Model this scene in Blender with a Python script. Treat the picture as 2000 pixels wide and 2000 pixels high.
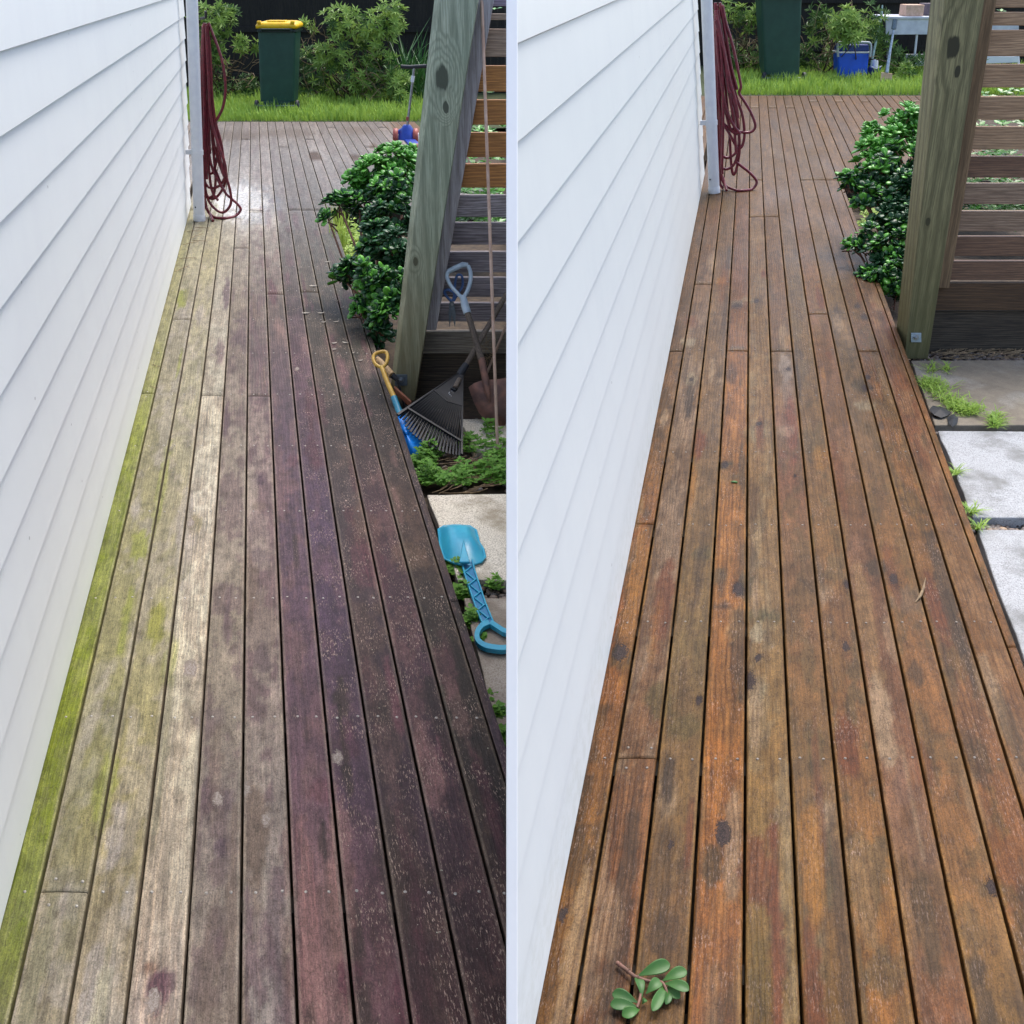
import bpy, math, random
from mathutils import Vector, noise
random.seed(7)
R_ = math.radians
C = bpy.context.scene.collection
for o in list(bpy.data.objects): bpy.data.objects.remove(o)

# ------------------------------------------------------------------ camera, sky, sun, exposure
CAM_H = 2.2; FOC = 2200.0
THETA = math.atan(1085/FOC)
cam = bpy.data.cameras.new('camera'); camo = bpy.data.objects.new('camera', cam); C.objects.link(camo)
camo.location = (0, 0, CAM_H); camo.rotation_euler = (math.pi/2-THETA, 0, 0)
cam.sensor_width = 36; cam.lens = 36*FOC/2000; cam.clip_start = 0.05; cam.clip_end = 900
sc = bpy.context.scene; sc.camera = camo
sc.render.resolution_x = 1024; sc.render.resolution_y = 1024
SUN_EL, SUN_AZ = R_(62), R_(28)      # azimuth measured clockwise from +Y
w = bpy.data.worlds.new('World'); sc.world = w; w.use_nodes = True
nt = w.node_tree; bg = nt.nodes['Background']
sky = nt.nodes.new('ShaderNodeTexSky'); sky.sky_type = 'NISHITA'; sky.sun_disc = False
sky.sun_elevation = SUN_EL; sky.sun_rotation = SUN_AZ; sky.dust_density = 3.2; sky.air_density = 1.0; sky.ozone_density = 1.0
nt.links.new(sky.outputs[0], bg.inputs[0]); bg.inputs[1].default_value = 0.15
sl = bpy.data.lights.new('sun', 'SUN'); sl.energy = 1.3; sl.angle = R_(28); sl.color = (1, .97, .93)
so = bpy.data.objects.new('sun', sl); C.objects.link(so)
sd = Vector((math.sin(SUN_AZ)*math.cos(SUN_EL), math.cos(SUN_AZ)*math.cos(SUN_EL), math.sin(SUN_EL)))
so.rotation_euler = sd.to_track_quat('Z', 'Y').to_euler(); so.location = (0, 0, 12)
sc.view_settings.view_transform = 'Standard'; sc.view_settings.look = 'None'
sc.view_settings.exposure = 1.15; sc.view_settings.gamma = 1; sc.view_settings.use_curve_mapping = False

# ------------------------------------------------------------------ geometry helpers
X = Vector((1, 0, 0)); CP = Vector((0, 0, CAM_H))
FWD = Vector((0, math.cos(THETA), -math.sin(THETA))); UPV = Vector((0, math.sin(THETA), math.cos(THETA)))
def ray(px, py): return FWD + X*((px-1000)/FOC) - UPV*((py-1000)/FOC)
def V(px, py, Y):                       # point at distance Y along the ground
    d = ray(px, py); return CP + d*(Y/d.y)
class Place:
    """one walkway: a gently sloping plane with its boards running along F"""
    def __init__(s, vx, vy):
        d = math.atan((vy+85)/1085*0.0 + 0) 
        s.tilt = math.atan(1085/FOC) - math.atan((1000-vy)/FOC)
        s.n = Vector((0, math.sin(s.tilt), math.cos(s.tilt)))
        f = ray(vx, vy); s.F = f/f.y
        s.vx, s.vy = vx, vy
        s.th = math.atan((1000-vy)/FOC)
    def G(s, px, py, w=0):              # point of the plane w above the deck top
        d = ray(px, py); t = (w - CP.dot(s.n))/d.dot(s.n) + 0
        return CP + d*t
    def P(s, u, v, w=0): return X*u + s.F*v + s.n*w
    def u(s, g): p = s.G(g, 1500); return p.x - p.y*s.F.x
    def v(s, py): return s.G(s.vx, py).y
    def ypix(s, v): return 1000 - FOC*math.tan(s.th - math.atan2(CAM_H*math.cos(s.tilt), v))
L = Place(493, -55); Rt = Place(1467, -115)

def lin(c): 
    c = c/255; return c/12.92 if c <= .04045 else ((c+.055)/1.055)**2.4
def rgb(r, g, b): return (lin(r), lin(g), lin(b), 1)

class MB:
    def __init__(s): s.v = []; s.f = []; s.sm = []; s.att = {}
    def add(s, vs, fs, smooth=False):
        k = len(s.v); s.v += [Vector(p) for p in vs]
        for f in fs: s.f.append([i+k for i in f]); s.sm.append(smooth)
    def prism(s, poly, vec):
        n = len(poly); a = [Vector(p) for p in poly]; vec = Vector(vec); b = [p+vec for p in a]
        s.add(a+b, [list(range(n)), list(range(2*n-1, n-1, -1))] + [[i, i+n, (i+1) % n+n, (i+1) % n] for i in range(n)])
    def hexa(s, q0, q1):
        s.add(list(q0)+list(q1), [[0, 1, 2, 3], [7, 6, 5, 4]] + [[i, i+4, (i+1) % 4+4, (i+1) % 4] for i in range(4)])
    def box(s, c, sx, sy, sz, ax=None):
        c = Vector(c); ax = ax or (X, Vector((0, 1, 0)), Vector((0, 0, 1)))
        e = [ax[0]*sx/2, ax[1]*sy/2, ax[2]*sz/2]
        q = [c-e[0]-e[1]-e[2], c+e[0]-e[1]-e[2], c+e[0]+e[1]-e[2], c-e[0]+e[1]-e[2]]
        s.hexa(q, [p+e[2]*2 for p in q])
    def tube(s, pts, r, n=8, caps=True, smooth=True):
        pts = [Vector(p) for p in pts]; m = len(pts); rr = r if isinstance(r, (list, tuple)) else [r]*m
        t0 = (pts[1]-pts[0]).normalized(); a = t0.orthogonal().normalized(); vs = []
        for i, p in enumerate(pts):
            t = (pts[min(i+1, m-1)]-pts[max(i-1, 0)]).normalized()
            a = (a-t*a.dot(t)).normalized(); b = t.cross(a)
            vs += [p+(a*math.cos(2*math.pi*k/n)+b*math.sin(2*math.pi*k/n))*rr[i] for k in range(n)]
        fs = [[i*n+k, i*n+(k+1) % n, (i+1)*n+(k+1) % n, (i+1)*n+k] for i in range(m-1) for k in range(n)]
        s.add(vs, fs, smooth)
        if caps:
            s.add(vs[:n], [list(range(n-1, -1, -1))]); s.add(vs[-n:], [list(range(n))])
    def build(s, name, mat, parent=None, org=None, kind=None, bevel=0, seg=1):
        o_ = ORG.get(parent.name, Vector()) if parent else (Vector(org) if org is not None else Vector())
        me = bpy.data.meshes.new(name); me.from_pydata([p-o_ for p in s.v], [], s.f)
        me.polygons.foreach_set('use_smooth', s.sm); me.update()
        o = bpy.data.objects.new(name, me); C.objects.link(o)
        for m in (mat if isinstance(mat, (list, tuple)) else [mat]): me.materials.append(m)
        ORG[o.name] = o_
        if parent: o.parent = parent
        else: o.location = o_
        if kind: o['kind'] = kind
        if bevel:
            b = o.modifiers.new('bevel', 'BEVEL'); b.width = bevel; b.segments = seg; b.limit_method = 'ANGLE'; b.angle_limit = R_(40)
        return o
ORG = {}
def thing(name, label, cat, loc, group=None, kind=None):
    o = bpy.data.objects.new(name, None); C.objects.link(o); o.location = loc; ORG[o.name] = Vector(loc)
    o.empty_display_size = .1; tag(o, label, cat, group, kind); return o
def tag(o, label, cat=None, group=None, kind=None):
    if label: o['label'] = label
    if cat: o['category'] = cat
    if group: o['group'] = group
    if kind: o['kind'] = kind
    return o
def crom(pts, k=6):
    pts = [Vector(p) for p in pts]; q = [pts[0]*2-pts[1]]+pts+[pts[-1]*2-pts[-2]]; out = []
    for i in range(1, len(q)-2):
        for j in range(k):
            t = j/k; a, b, c, d = q[i-1:i+3]
            out.append(.5*((2*b)+(c-a)*t+(2*a-5*b+4*c-d)*t*t+(3*b-3*c+d-a)*t**3))
    out.append(pts[-1]); return out

# ------------------------------------------------------------------ materials
MATS = {}
def newmat(name):
    m = bpy.data.materials.new(name); m.use_nodes = True; nt = m.node_tree
    return m, nt, nt.nodes['Principled BSDF']
def N(nt, t, **k):
    n = nt.nodes.new(t)
    for a, b in k.items(): setattr(n, a, b)
    return n
def mixc(nt, fac, a, b, mode='MIX'):
    m = N(nt, 'ShaderNodeMix', data_type='RGBA', blend_type=mode)
    for i, x in ((0, fac), (6, a), (7, b)):
        if hasattr(x, 'default_value') or hasattr(x, 'is_linked'): nt.links.new(x, m.inputs[i])
        else: m.inputs[i].default_value = x
    return m.outputs[2]
def mth(nt, op, a, b=None, c=None, clamp=False):
    m = N(nt, 'ShaderNodeMath', operation=op, use_clamp=clamp)
    for i, x in enumerate((a, b, c)):
        if x is None: continue
        if isinstance(x, (int, float)): m.inputs[i].default_value = x
        else: nt.links.new(x, m.inputs[i])
    return m.outputs[0]
def noi(nt, vec, scale, detail=4, rough=.55, dist=0, out='Fac'):
    n = N(nt, 'ShaderNodeTexNoise'); n.inputs['Scale'].default_value = scale; n.inputs['Detail'].default_value = detail
    n.inputs['Roughness'].default_value = rough; n.inputs['Distortion'].default_value = dist
    if vec is not None: nt.links.new(vec, n.inputs['Vector'])
    return n.outputs[out]
def ramp(nt, fac, stops):
    r = N(nt, 'ShaderNodeValToRGB'); nt.links.new(fac, r.inputs[0]); e = r.color_ramp.elements
    while len(e) < len(stops): e.new(0.5)
    for i, (p, c) in enumerate(stops):
        e[i].position = p; e[i].color = c if len(c) == 4 else (*c, 1)
    return r.outputs[0]
def mapv(nt, sc_, src='Object', loc=(0, 0, 0)):
    t = N(nt, 'ShaderNodeTexCoord'); m = N(nt, 'ShaderNodeMapping'); m.inputs['Scale'].default_value = sc_; m.inputs['Location'].default_value = loc
    nt.links.new(t.outputs[src], m.inputs[0]); return m.outputs[0]
def bump(nt, b, h, strength=.3, dist=.01):
    n = N(nt, 'ShaderNodeBump'); n.inputs['Strength'].default_value = strength; n.inputs['Distance'].default_value = dist
    nt.links.new(h, n.inputs['Height']); nt.links.new(n.outputs[0], b.inputs['Normal'])
def simple(name, c1, c2=None, rough=.5, scale=20, bs=.15, metal=0, spec=.5, stretch=(1, 1, 1), lo=.35, hi=.65, rvar=0.0):
    m, nt, b = newmat(name); c2 = c2 or tuple(x*.8 for x in c1[:3])+(1,)
    v = mapv(nt, stretch); n = noi(nt, v, scale, 6, .6)
    f = ramp(nt, n, [(lo, (0, 0, 0)), (hi, (1, 1, 1))])
    nt.links.new(mixc(nt, f, c1, c2), b.inputs['Base Color'])
    b.inputs['Roughness'].default_value = rough; b.inputs['Metallic'].default_value = metal; b.inputs['Specular IOR Level'].default_value = spec
    if rvar: nt.links.new(mth(nt, 'MULTIPLY_ADD', n, rvar, rough-rvar/2), b.inputs['Roughness'])
    if bs: bump(nt, b, noi(nt, v, scale*2.3, 5, .6), bs, .004)
    return m
def wood(name, c1, c2, c3, axis=2, scale=1.0, rough=.75, knots=(), stain=None, grain=9.0, rings=0.5):
    """sawn timber, grain along axis; knots = (point, radius) in object space"""
    m, nt, b = newmat(name)
    st = [14*scale]*3; st[axis] = .55*scale
    v = mapv(nt, tuple(st)); t = N(nt, 'ShaderNodeTexCoord')
    lowst = [2.2*scale]*3; lowst[axis] = .35*scale; lv = mapv(nt, tuple(lowst))
    warp = noi(nt, lv, 1.6, 2, .5)
    sep = N(nt, 'ShaderNodeSeparateXYZ'); nt.links.new(t.outputs['Object'], sep.inputs[0])
    ax = [0, 1, 2]; ax.remove(axis)
    g = mth(nt, 'ADD', sep.outputs[ax[0]], mth(nt, 'MULTIPLY', sep.outputs[ax[1]], .9))
    g = mth(nt, 'ADD', g, mth(nt, 'MULTIPLY', warp, .16))
    kmask = None
    for kp, kr in knots:
        vm = N(nt, 'ShaderNodeVectorMath', operation='SUBTRACT'); nt.links.new(t.outputs['Object'], vm.inputs[0]); vm.inputs[1].default_value = kp
        sc2 = N(nt, 'ShaderNodeVectorMath', operation='MULTIPLY'); nt.links.new(vm.outputs[0], sc2.inputs[0])
        s3 = [1.0]*3; s3[axis] = .55; sc2.inputs[1].default_value = s3
        ln = N(nt, 'ShaderNodeVectorMath', operation='LENGTH'); nt.links.new(sc2.outputs[0], ln.inputs[0])
        d = mth(nt, 'ADD', ln.outputs['Value'], mth(nt, 'MULTIPLY', mth(nt, 'SUBTRACT', noi(nt, lv, 14, 3, .6), .5), kr*1.1))
        k = mth(nt, 'MULTIPLY', mth(nt, 'SUBTRACT', 1.0, mth(nt, 'DIVIDE', d, kr*2.6), clamp=True), 1.0, clamp=True)
        g = mth(nt, 'ADD', mth(nt, 'MULTIPLY', g, mth(nt, 'SUBTRACT', 1.0, k)), mth(nt, 'MULTIPLY', mth(nt, 'MULTIPLY', d, 1.1), k))
        ins = mth(nt, 'SUBTRACT', 1.0, mth(nt, 'DIVIDE', mth(nt, 'SUBTRACT', d, kr*.62), kr*.16), clamp=True)
        kmask = ins if kmask is None else mth(nt, 'MAXIMUM', kmask, ins)
    wv = mth(nt, 'SINE', mth(nt, 'MULTIPLY', g, grain*45))
    wv = mth(nt, 'POWER', mth(nt, 'MULTIPLY_ADD', wv, .5, .5), 1.8)
    fn = noi(nt, v, 10, 7, .7)
    base = mixc(nt, ramp(nt, noi(nt, lv, 3.2, 5, .65), [(.35, (0, 0, 0)), (.65, (1, 1, 1))]), c1, c2)
    base = mixc(nt, mth(nt, 'MULTIPLY', wv, rings), base, c3)
    base = mixc(nt, ramp(nt, fn, [(.38, (.85,)*3), (.58, (0, 0, 0))]), base, c3)
    if kmask is not None:
        base = mixc(nt, kmask, base, tuple(x*.42 for x in c3[:3])+(1,))
    if stain:
        col, zlo, zhi = stain
        f = mth(nt, 'MULTIPLY', mth(nt, 'DIVIDE', mth(nt, 'SUBTRACT', zhi, sep.outputs[2]), zhi-zlo, clamp=True), mth(nt, 'MULTIPLY_ADD', noi(nt, lv, 3, 4), 1.4, .1), clamp=True)
        base = mixc(nt, f, base, col)
    nt.links.new(base, b.inputs['Base Color']); b.inputs['Roughness'].default_value = rough
    bump(nt, b, mth(nt, 'ADD', mth(nt, 'MULTIPLY', wv, .4), fn), .35, .004)
    return m

def deckmat(name, left):
    m, nt, b = newmat(name)
    col = N(nt, 'ShaderNodeAttribute', attribute_name='col'); g = N(nt, 'ShaderNodeAttribute', attribute_name='grain')
    ax = N(nt, 'ShaderNodeAttribute', attribute_name='aux')     # x = wetness, y = flecks, z = ring strength
    uv = N(nt, 'ShaderNodeUVMap'); s = N(nt, 'ShaderNodeSeparateXYZ'); nt.links.new(uv.outputs[0], s.inputs[0])
    sa = N(nt, 'ShaderNodeSeparateXYZ'); nt.links.new(ax.outputs['Vector'], sa.inputs[0])
    def vec(a, b_):
        c = N(nt, 'ShaderNodeCombineXYZ'); nt.links.new(mth(nt, 'MULTIPLY', s.outputs[0], a), c.inputs[0]); nt.links.new(mth(nt, 'MULTIPLY', s.outputs[1], b_), c.inputs[1]); return c.outputs[0]
    gc = N(nt, 'ShaderNodeCombineXYZ'); nt.links.new(mth(nt, 'MULTIPLY', g.outputs['Fac'], 90), gc.inputs[0]); nt.links.new(mth(nt, 'MULTIPLY', s.outputs[1], 1.4), gc.inputs[1])
    rings = noi(nt, gc.outputs[0], 1.0, 3, .65)                       # irregular growth rings
    rg = ramp(nt, rings, [(.36, (0, 0, 0)), (.50, (.45,)*3), (.60, (1, 1, 1))])
    fib = noi(nt, vec(300, 24), 1, 5, .72, .4)                             # fibres
    blot = noi(nt, vec(26, 10), 1, 6, .68)                            # weathering
    fine = noi(nt, vec(260, 170), 1, 3, .7)
    c = col.outputs['Color']
    if left:
        lite, dark = (1.32, 1.28, 1.24, 1), (.66, .66, .68, 1)
    else:
        lite, dark = (1.22, 1.22, 1.18, 1), (.60, .53, .48, 1)
    k1 = mixc(nt, rg, dark, lite); c = mixc(nt, sa.outputs[2], c, mixc(nt, 1.0, c, k1, 'MULTIPLY'))
    k2 = ramp(nt, fib, [(.32, (.50, .48, .46)), (.5, (.97,)*3), (.68, (1.38, 1.36, 1.33))]); c = mixc(nt, .62, c, mixc(nt, 1.0, c, k2, 'MULTIPLY'))
    sq = noi(nt, vec(85, 48), 1, 4, .62, 1.6)
    c = mixc(nt, .75, c, mixc(nt, 1.0, c, ramp(nt, sq, [(.34, (.55, .53, .51)), (.47, (1, 1, 1)), (.62, (1.24, 1.22, 1.2))]), 'MULTIPLY'))
    k3 = ramp(nt, blot, [(.34, (.58, .56, .54)), (.5, (1, 1, 1)), (.66, (1.26, 1.24, 1.22))]); c = mixc(nt, .85, c, mixc(nt, 1.0, c, k3, 'MULTIPLY'))
    k4 = ramp(nt, fine, [(.34, (.58,)*3), (.5, (1, 1, 1)), (.66, (1.34,)*3)]); c = mixc(nt, .75, c, mixc(nt, 1.0, c, k4, 'MULTIPLY'))
    wob = mth(nt, 'MULTIPLY', noi(nt, vec(7, 1.3), 1, 3, .5), 26); wob2 = mth(nt, 'MULTIPLY', noi(nt, vec(40, 9), 1, 3, .55), 5)
    ln_ = mth(nt, 'SINE', mth(nt, 'ADD', mth(nt, 'MULTIPLY', g.outputs['Fac'], 380), mth(nt, 'ADD', wob, wob2)))
    ln_ = mth(nt, 'POWER', mth(nt, 'MULTIPLY_ADD', ln_, .5, .5), 3.2)
    lm = mth(nt, 'MULTIPLY', ramp(nt, noi(nt, vec(14, 1.6), 1, 3, .6), [(.40, (.12,)*3), (.60, (1, 1, 1))]), sa.outputs[2])
    lm = mth(nt, 'MULTIPLY', lm, ramp(nt, fib, [(.35, (.35,)*3), (.6, (1, 1, 1))]))
    c = mixc(nt, mth(nt, 'MULTIPLY', ln_, lm, clamp=True), c, mixc(nt, 1.0, c, (1.75, 1.62, 1.5, 1) if left else (.38, .31, .28, 1), 'MULTIPLY'))
    # pale worn flecks along the grain, and small spots of lichen
    fl = noi(nt, vec(240, 42), 1, 6, .75)
    big = noi(nt, vec(9, 6), 1, 3, .6)
    fm = mth(nt, 'MULTIPLY', ramp(nt, fl, [(.56, (0, 0, 0)), (.60, (1, 1, 1))]), ramp(nt, big, [(.45, (.10,)*3), (.62, (1, 1, 1))]))
    fm = mth(nt, 'MULTIPLY', fm, sa.outputs[1], clamp=True)
    c = mixc(nt, fm, c, rgb(172, 148, 132) if left else rgb(186, 160, 148))
    if left:
        vo = N(nt, 'ShaderNodeTexVoronoi'); nt.links.new(vec(55, 55), vo.inputs['Vector']); vo.inputs['Scale'].default_value = 1
        sp = mth(nt, 'LESS_THAN', vo.outputs['Distance'], mth(nt, 'MULTIPLY', mth(nt, 'SUBTRACT', noi(nt, vec(30, 30), 1, 2), .5, clamp=True), .7))
        c = mixc(nt, mth(nt, 'MULTIPLY', sp, mth(nt, 'MULTIPLY', sa.outputs[1], .75, clamp=True)), c, rgb(165, 165, 145))
    kd = N(nt, 'ShaderNodeAttribute', attribute_name='knot').outputs['Fac']
    kn_ = mth(nt, 'ADD', kd, mth(nt, 'MULTIPLY', mth(nt, 'SUBTRACT', sq, .5), 1.7))
    halo = mth(nt, 'SUBTRACT', 1.0, mth(nt, 'DIVIDE', kn_, 2.1), clamp=True)
    rg3 = mth(nt, 'POWER', mth(nt, 'MULTIPLY_ADD', mth(nt, 'SINE', mth(nt, 'MULTIPLY', kn_, 17)), .5, .5), 2)
    c = mixc(nt, mth(nt, 'MULTIPLY', halo, mth(nt, 'MULTIPLY_ADD', rg3, .6, .35), clamp=True), c, mixc(nt, 1.0, c, (.50, .44, .42, 1), 'MULTIPLY'))
    core = mth(nt, 'MULTIPLY', mth(nt, 'SUBTRACT', .85, kn_), 6, clamp=True)
    kcol = mixc(nt, rg3, (.012, .008, .008, 1), (.045, .026, .022, 1)) if not left else mixc(nt, rg3, (.16, .13, .11, 1), (.30, .26, .23, 1))
    c = mixc(nt, mth(nt, 'MULTIPLY', core, .92), c, kcol)
    nt.links.new(c, b.inputs['Base Color'])
    rr = mth(nt, 'MULTIPLY_ADD', fib, .25, .52 if left else .5)
    rr = mth(nt, 'SUBTRACT', rr, mth(nt, 'MULTIPLY', sa.outputs[0], .42), clamp=True)
    nt.links.new(rr, b.inputs['Roughness']); b.inputs['Specular IOR Level'].default_value = .24 if left else .13
    h = mth(nt, 'ADD', mth(nt, 'MULTIPLY', fib, .8), mth(nt, 'ADD', mth(nt, 'MULTIPLY', ln_, .5), mth(nt, 'MULTIPLY', blot, .6)))
    bump(nt, b, h, .42, .0045)
    return m

M = {}
M['deckL'] = deckmat('weathered_decking', True); M['deckR'] = deckmat('washed_decking', False)
M['joist'] = simple('joist_timber', rgb(52, 44, 36), rgb(30, 26, 22), .9, 8)
M['under'] = simple('dark_soil', rgb(34, 28, 22), rgb(20, 17, 14), .95, 30, .5)
M['nail'] = simple('galvanised_nail', rgb(190, 186, 178), rgb(120, 112, 104), .45, 200, 0, .6)
M['nail_dark'] = simple('dull_nail', rgb(150, 140, 128), rgb(80, 72, 66), .5, 200, 0, .5)
def paintmat(name, base, tint):
    m, nt, b = newmat(name)
    v = mapv(nt, (1, 1, 1)); n = noi(nt, v, 3.0, 6, .65); st = noi(nt, mapv(nt, (3, 3, .6)), 2.2, 5, .6)
    c = mixc(nt, ramp(nt, n, [(.4, (0, 0, 0)), (.72, (.5,)*3)]), base, tint)
    c = mixc(nt, ramp(nt, st, [(.5, (0, 0, 0)), (.75, (.45,)*3)]), c, tint)
    vo = N(nt, 'ShaderNodeTexVoronoi'); nt.links.new(mapv(nt, (11, 4, 7)), vo.inputs['Vector']); vo.inputs['Scale'].default_value = 1
    sp = mth(nt, 'LESS_THAN', vo.outputs['Distance'], .035)
    c = mixc(nt, mth(nt, 'MULTIPLY', sp, .5), c, rgb(110, 110, 112))
    tc = N(nt, 'ShaderNodeTexCoord'); sz = N(nt, 'ShaderNodeSeparateXYZ'); nt.links.new(tc.outputs['Object'], sz.inputs[0])
    low = mth(nt, 'SUBTRACT', 1.0, mth(nt, 'DIVIDE', sz.outputs[2], .16), clamp=True)
    dm = mth(nt, 'MULTIPLY', mth(nt, 'MULTIPLY', low, ramp(nt, noi(nt, mapv(nt, (5, 5, 9)), 3, 6, .7), [(.42, (0, 0, 0)), (.62, (1, 1, 1))])), .18)
    c = mixc(nt, dm, c, rgb(158, 162, 138))
    nt.links.new(c, b.inputs['Base Color']); b.inputs['Roughness'].default_value = .42
    bump(nt, b, mth(nt, 'ADD', noi(nt, v, 60, 4), mth(nt, 'MULTIPLY', noi(nt, v, 5, 3), 2)), .10, .003)
    return m
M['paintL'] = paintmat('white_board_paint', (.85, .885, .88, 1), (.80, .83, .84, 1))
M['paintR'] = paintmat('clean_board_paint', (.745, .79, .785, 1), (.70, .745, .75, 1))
M['trim'] = simple('white_trim_paint', (.88, .87, .85, 1), (.85, .84, .82, 1), .5, 4, .02)
M['wallcore'] = simple('wall_shadow_gap', rgb(150, 156, 168), rgb(120, 126, 138), .8, 10)
M['pipe'] = simple('white_pvc', (.78, .79, .80, 1), (.70, .71, .74, 1), .3, 14, .03)
M['hoseL'] = simple('maroon_hose', rgb(118, 34, 46), rgb(84, 22, 34), .33, 30, .05, rvar=.15)
M['hoseR'] = simple('wine_hose', rgb(128, 44, 58), rgb(96, 28, 42), .3, 30, .05, rvar=.15)
M['binG'] = simple('bin_green_plastic', rgb(30, 66, 56), rgb(38, 76, 64), .42, 5, .06)
M['binD'] = simple('bin_dark_plastic', rgb(20, 44, 40), rgb(16, 34, 32), .45, 8, .05)
M['yellow'] = simple('yellow_lid_plastic', rgb(240, 196, 18), rgb(222, 170, 6), .35, 8, .03)
M['rubber'] = simple('black_rubber', rgb(34, 38, 42), rgb(22, 24, 28), .6, 30, .1)
M['steel'] = simple('bright_steel', rgb(190, 195, 200), rgb(140, 146, 152), .28, 30, .03, .8)
M['galv'] = simple('galvanised_plate', rgb(120, 132, 142), rgb(92, 102, 112), .45, 60, .1, .5)
M['galvR'] = simple('bright_galvanised_plate', rgb(176, 192, 204), rgb(150, 164, 176), .4, 60, .1, .4)
M['palings'] = wood('dark_fence_timber', rgb(38, 35, 30), rgb(54, 49, 42), rgb(20, 18, 16), 2, 1, .9)
M['soil'] = simple('garden_soil', rgb(82, 68, 52), rgb(52, 42, 32), .95, 18, .8)
M['lawn_soil'] = simple('lawn_earth', rgb(62, 74, 34), rgb(44, 52, 26), .95, 12, .6)
def concrete(name, c1, c2, white, wamt, thr=.5):
    m, nt, b = newmat(name); v = mapv(nt, (1, 1, 1))
    n1 = noi(nt, v, 7, 6, .7); n2 = noi(nt, v, 160, 4, .7); n3 = noi(nt, v, 2.3, 4, .6)
    c = mixc(nt, ramp(nt, n1, [(.35, (0, 0, 0)), (.65, (1, 1, 1))]), c1, c2)
    mk = mth(nt, 'MULTIPLY', ramp(nt, n3, [(thr-.06, (0, 0, 0)), (thr+.05, (1, 1, 1))]), ramp(nt, n2, [(.36, (.15,)*3), (.58, (1, 1, 1))]))
    c = mixc(nt, mth(nt, 'MULTIPLY', mk, wamt), c, white)
    c = mixc(nt, ramp(nt, n2, [(.30, (.6,)*3), (.46, (0, 0, 0))]), c, tuple(x*.55 for x in c2[:3])+(1,))
    nt.links.new(c, b.inputs['Base Color']); b.inputs['Roughness'].default_value = .85
    bump(nt, b, mth(nt, 'ADD', n2, mth(nt, 'MULTIPLY', n1, 1.4)), .55, .006); return m
M['paveL'] = concrete('sandy_paver', rgb(172, 160, 138), rgb(140, 124, 100), rgb(238, 230, 214), .95, .44)
M['paveLd'] = concrete('worn_paver', rgb(158, 146, 132), rgb(130, 116, 100), rgb(205, 194, 178), .6, .52)
M['paveR'] = concrete('grey_paver', rgb(138, 139, 138), rgb(116, 116, 112), rgb(182, 184, 186), .9, .46)
M['paveRd'] = concrete('damp_paver', rgb(140, 130, 112), rgb(116, 106, 92), rgb(176, 174, 166), .5, .58)
M['pebble'] = simple('river_pebble', rgb(142, 128, 114), rgb(86, 78, 72), .6, 14, .1, lo=.45, hi=.55)
M['twig'] = simple('dry_twig', rgb(150, 128, 96), rgb(104, 84, 62), .8, 40, .3)
M['bark'] = simple('brown_bark', rgb(92, 76, 60), rgb(60, 48, 38), .9, 40, .4)
M['stemj'] = simple('jade_stem', rgb(130, 92, 78), rgb(96, 70, 56), .7, 40, .3)
def leafmat(name, c1, c2, rough=.4, sc=60, trans=.0):
    m, nt, b = newmat(name); g = N(nt, 'ShaderNodeNewGeometry')
    n = noi(nt, mapv(nt, (1, 1, 1)), sc, 2); rnd = g.outputs['Random Per Island']
    oi = N(nt, 'ShaderNodeObjectInfo')
    f = mth(nt, 'MULTIPLY_ADD', rnd, .5, mth(nt, 'MULTIPLY_ADD', oi.outputs['Random'], .35, mth(nt, 'MULTIPLY', n, .35)), clamp=True)
    nt.links.new(mixc(nt, f, c1, c2), b.inputs['Base Color']); b.inputs['Roughness'].default_value = rough; b.inputs['Specular IOR Level'].default_value = .32
    if trans:
        b.inputs['Transmission Weight'].default_value = 0
        tr = N(nt, 'ShaderNodeBsdfTranslucent'); nt.links.new(mixc(nt, f, c2, c2), tr.inputs[0])
        mx = N(nt, 'ShaderNodeMixShader'); mx.inputs[0].default_value = trans
        nt.links.new(b.outputs[0], mx.inputs[1]); nt.links.new(tr.outputs[0], mx.inputs[2])
        nt.links.new(mx.outputs[0], nt.nodes['Material Output'].inputs[0])
    return m
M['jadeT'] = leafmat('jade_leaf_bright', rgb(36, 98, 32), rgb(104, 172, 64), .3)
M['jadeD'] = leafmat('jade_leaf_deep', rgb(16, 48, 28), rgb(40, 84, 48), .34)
M['jadeE'] = leafmat('jade_cutting_leaf', rgb(24, 60, 32), rgb(66, 108, 44), .45)
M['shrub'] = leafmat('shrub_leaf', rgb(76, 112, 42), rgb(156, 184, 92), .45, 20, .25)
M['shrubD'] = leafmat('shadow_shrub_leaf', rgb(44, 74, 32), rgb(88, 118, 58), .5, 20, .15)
M['grass'] = leafmat('grass_blade', rgb(84, 132, 36), rgb(168, 196, 88), .5, 8, .25)
M['strap'] = leafmat('strap_leaf', rgb(30, 70, 30), rgb(62, 108, 50), .45, 20, .15)
M['weed'] = leafmat('weed_leaf', rgb(62, 116, 32), rgb(118, 166, 64), .55, 60, .2)
M['lime'] = leafmat('lime_leaf', rgb(110, 150, 40), rgb(178, 200, 96), .5, 60, .25)
M['litter'] = simple('fallen_leaf', rgb(168, 160, 146), rgb(120, 112, 104), .6, 60, .1)
M['postL'] = None

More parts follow.
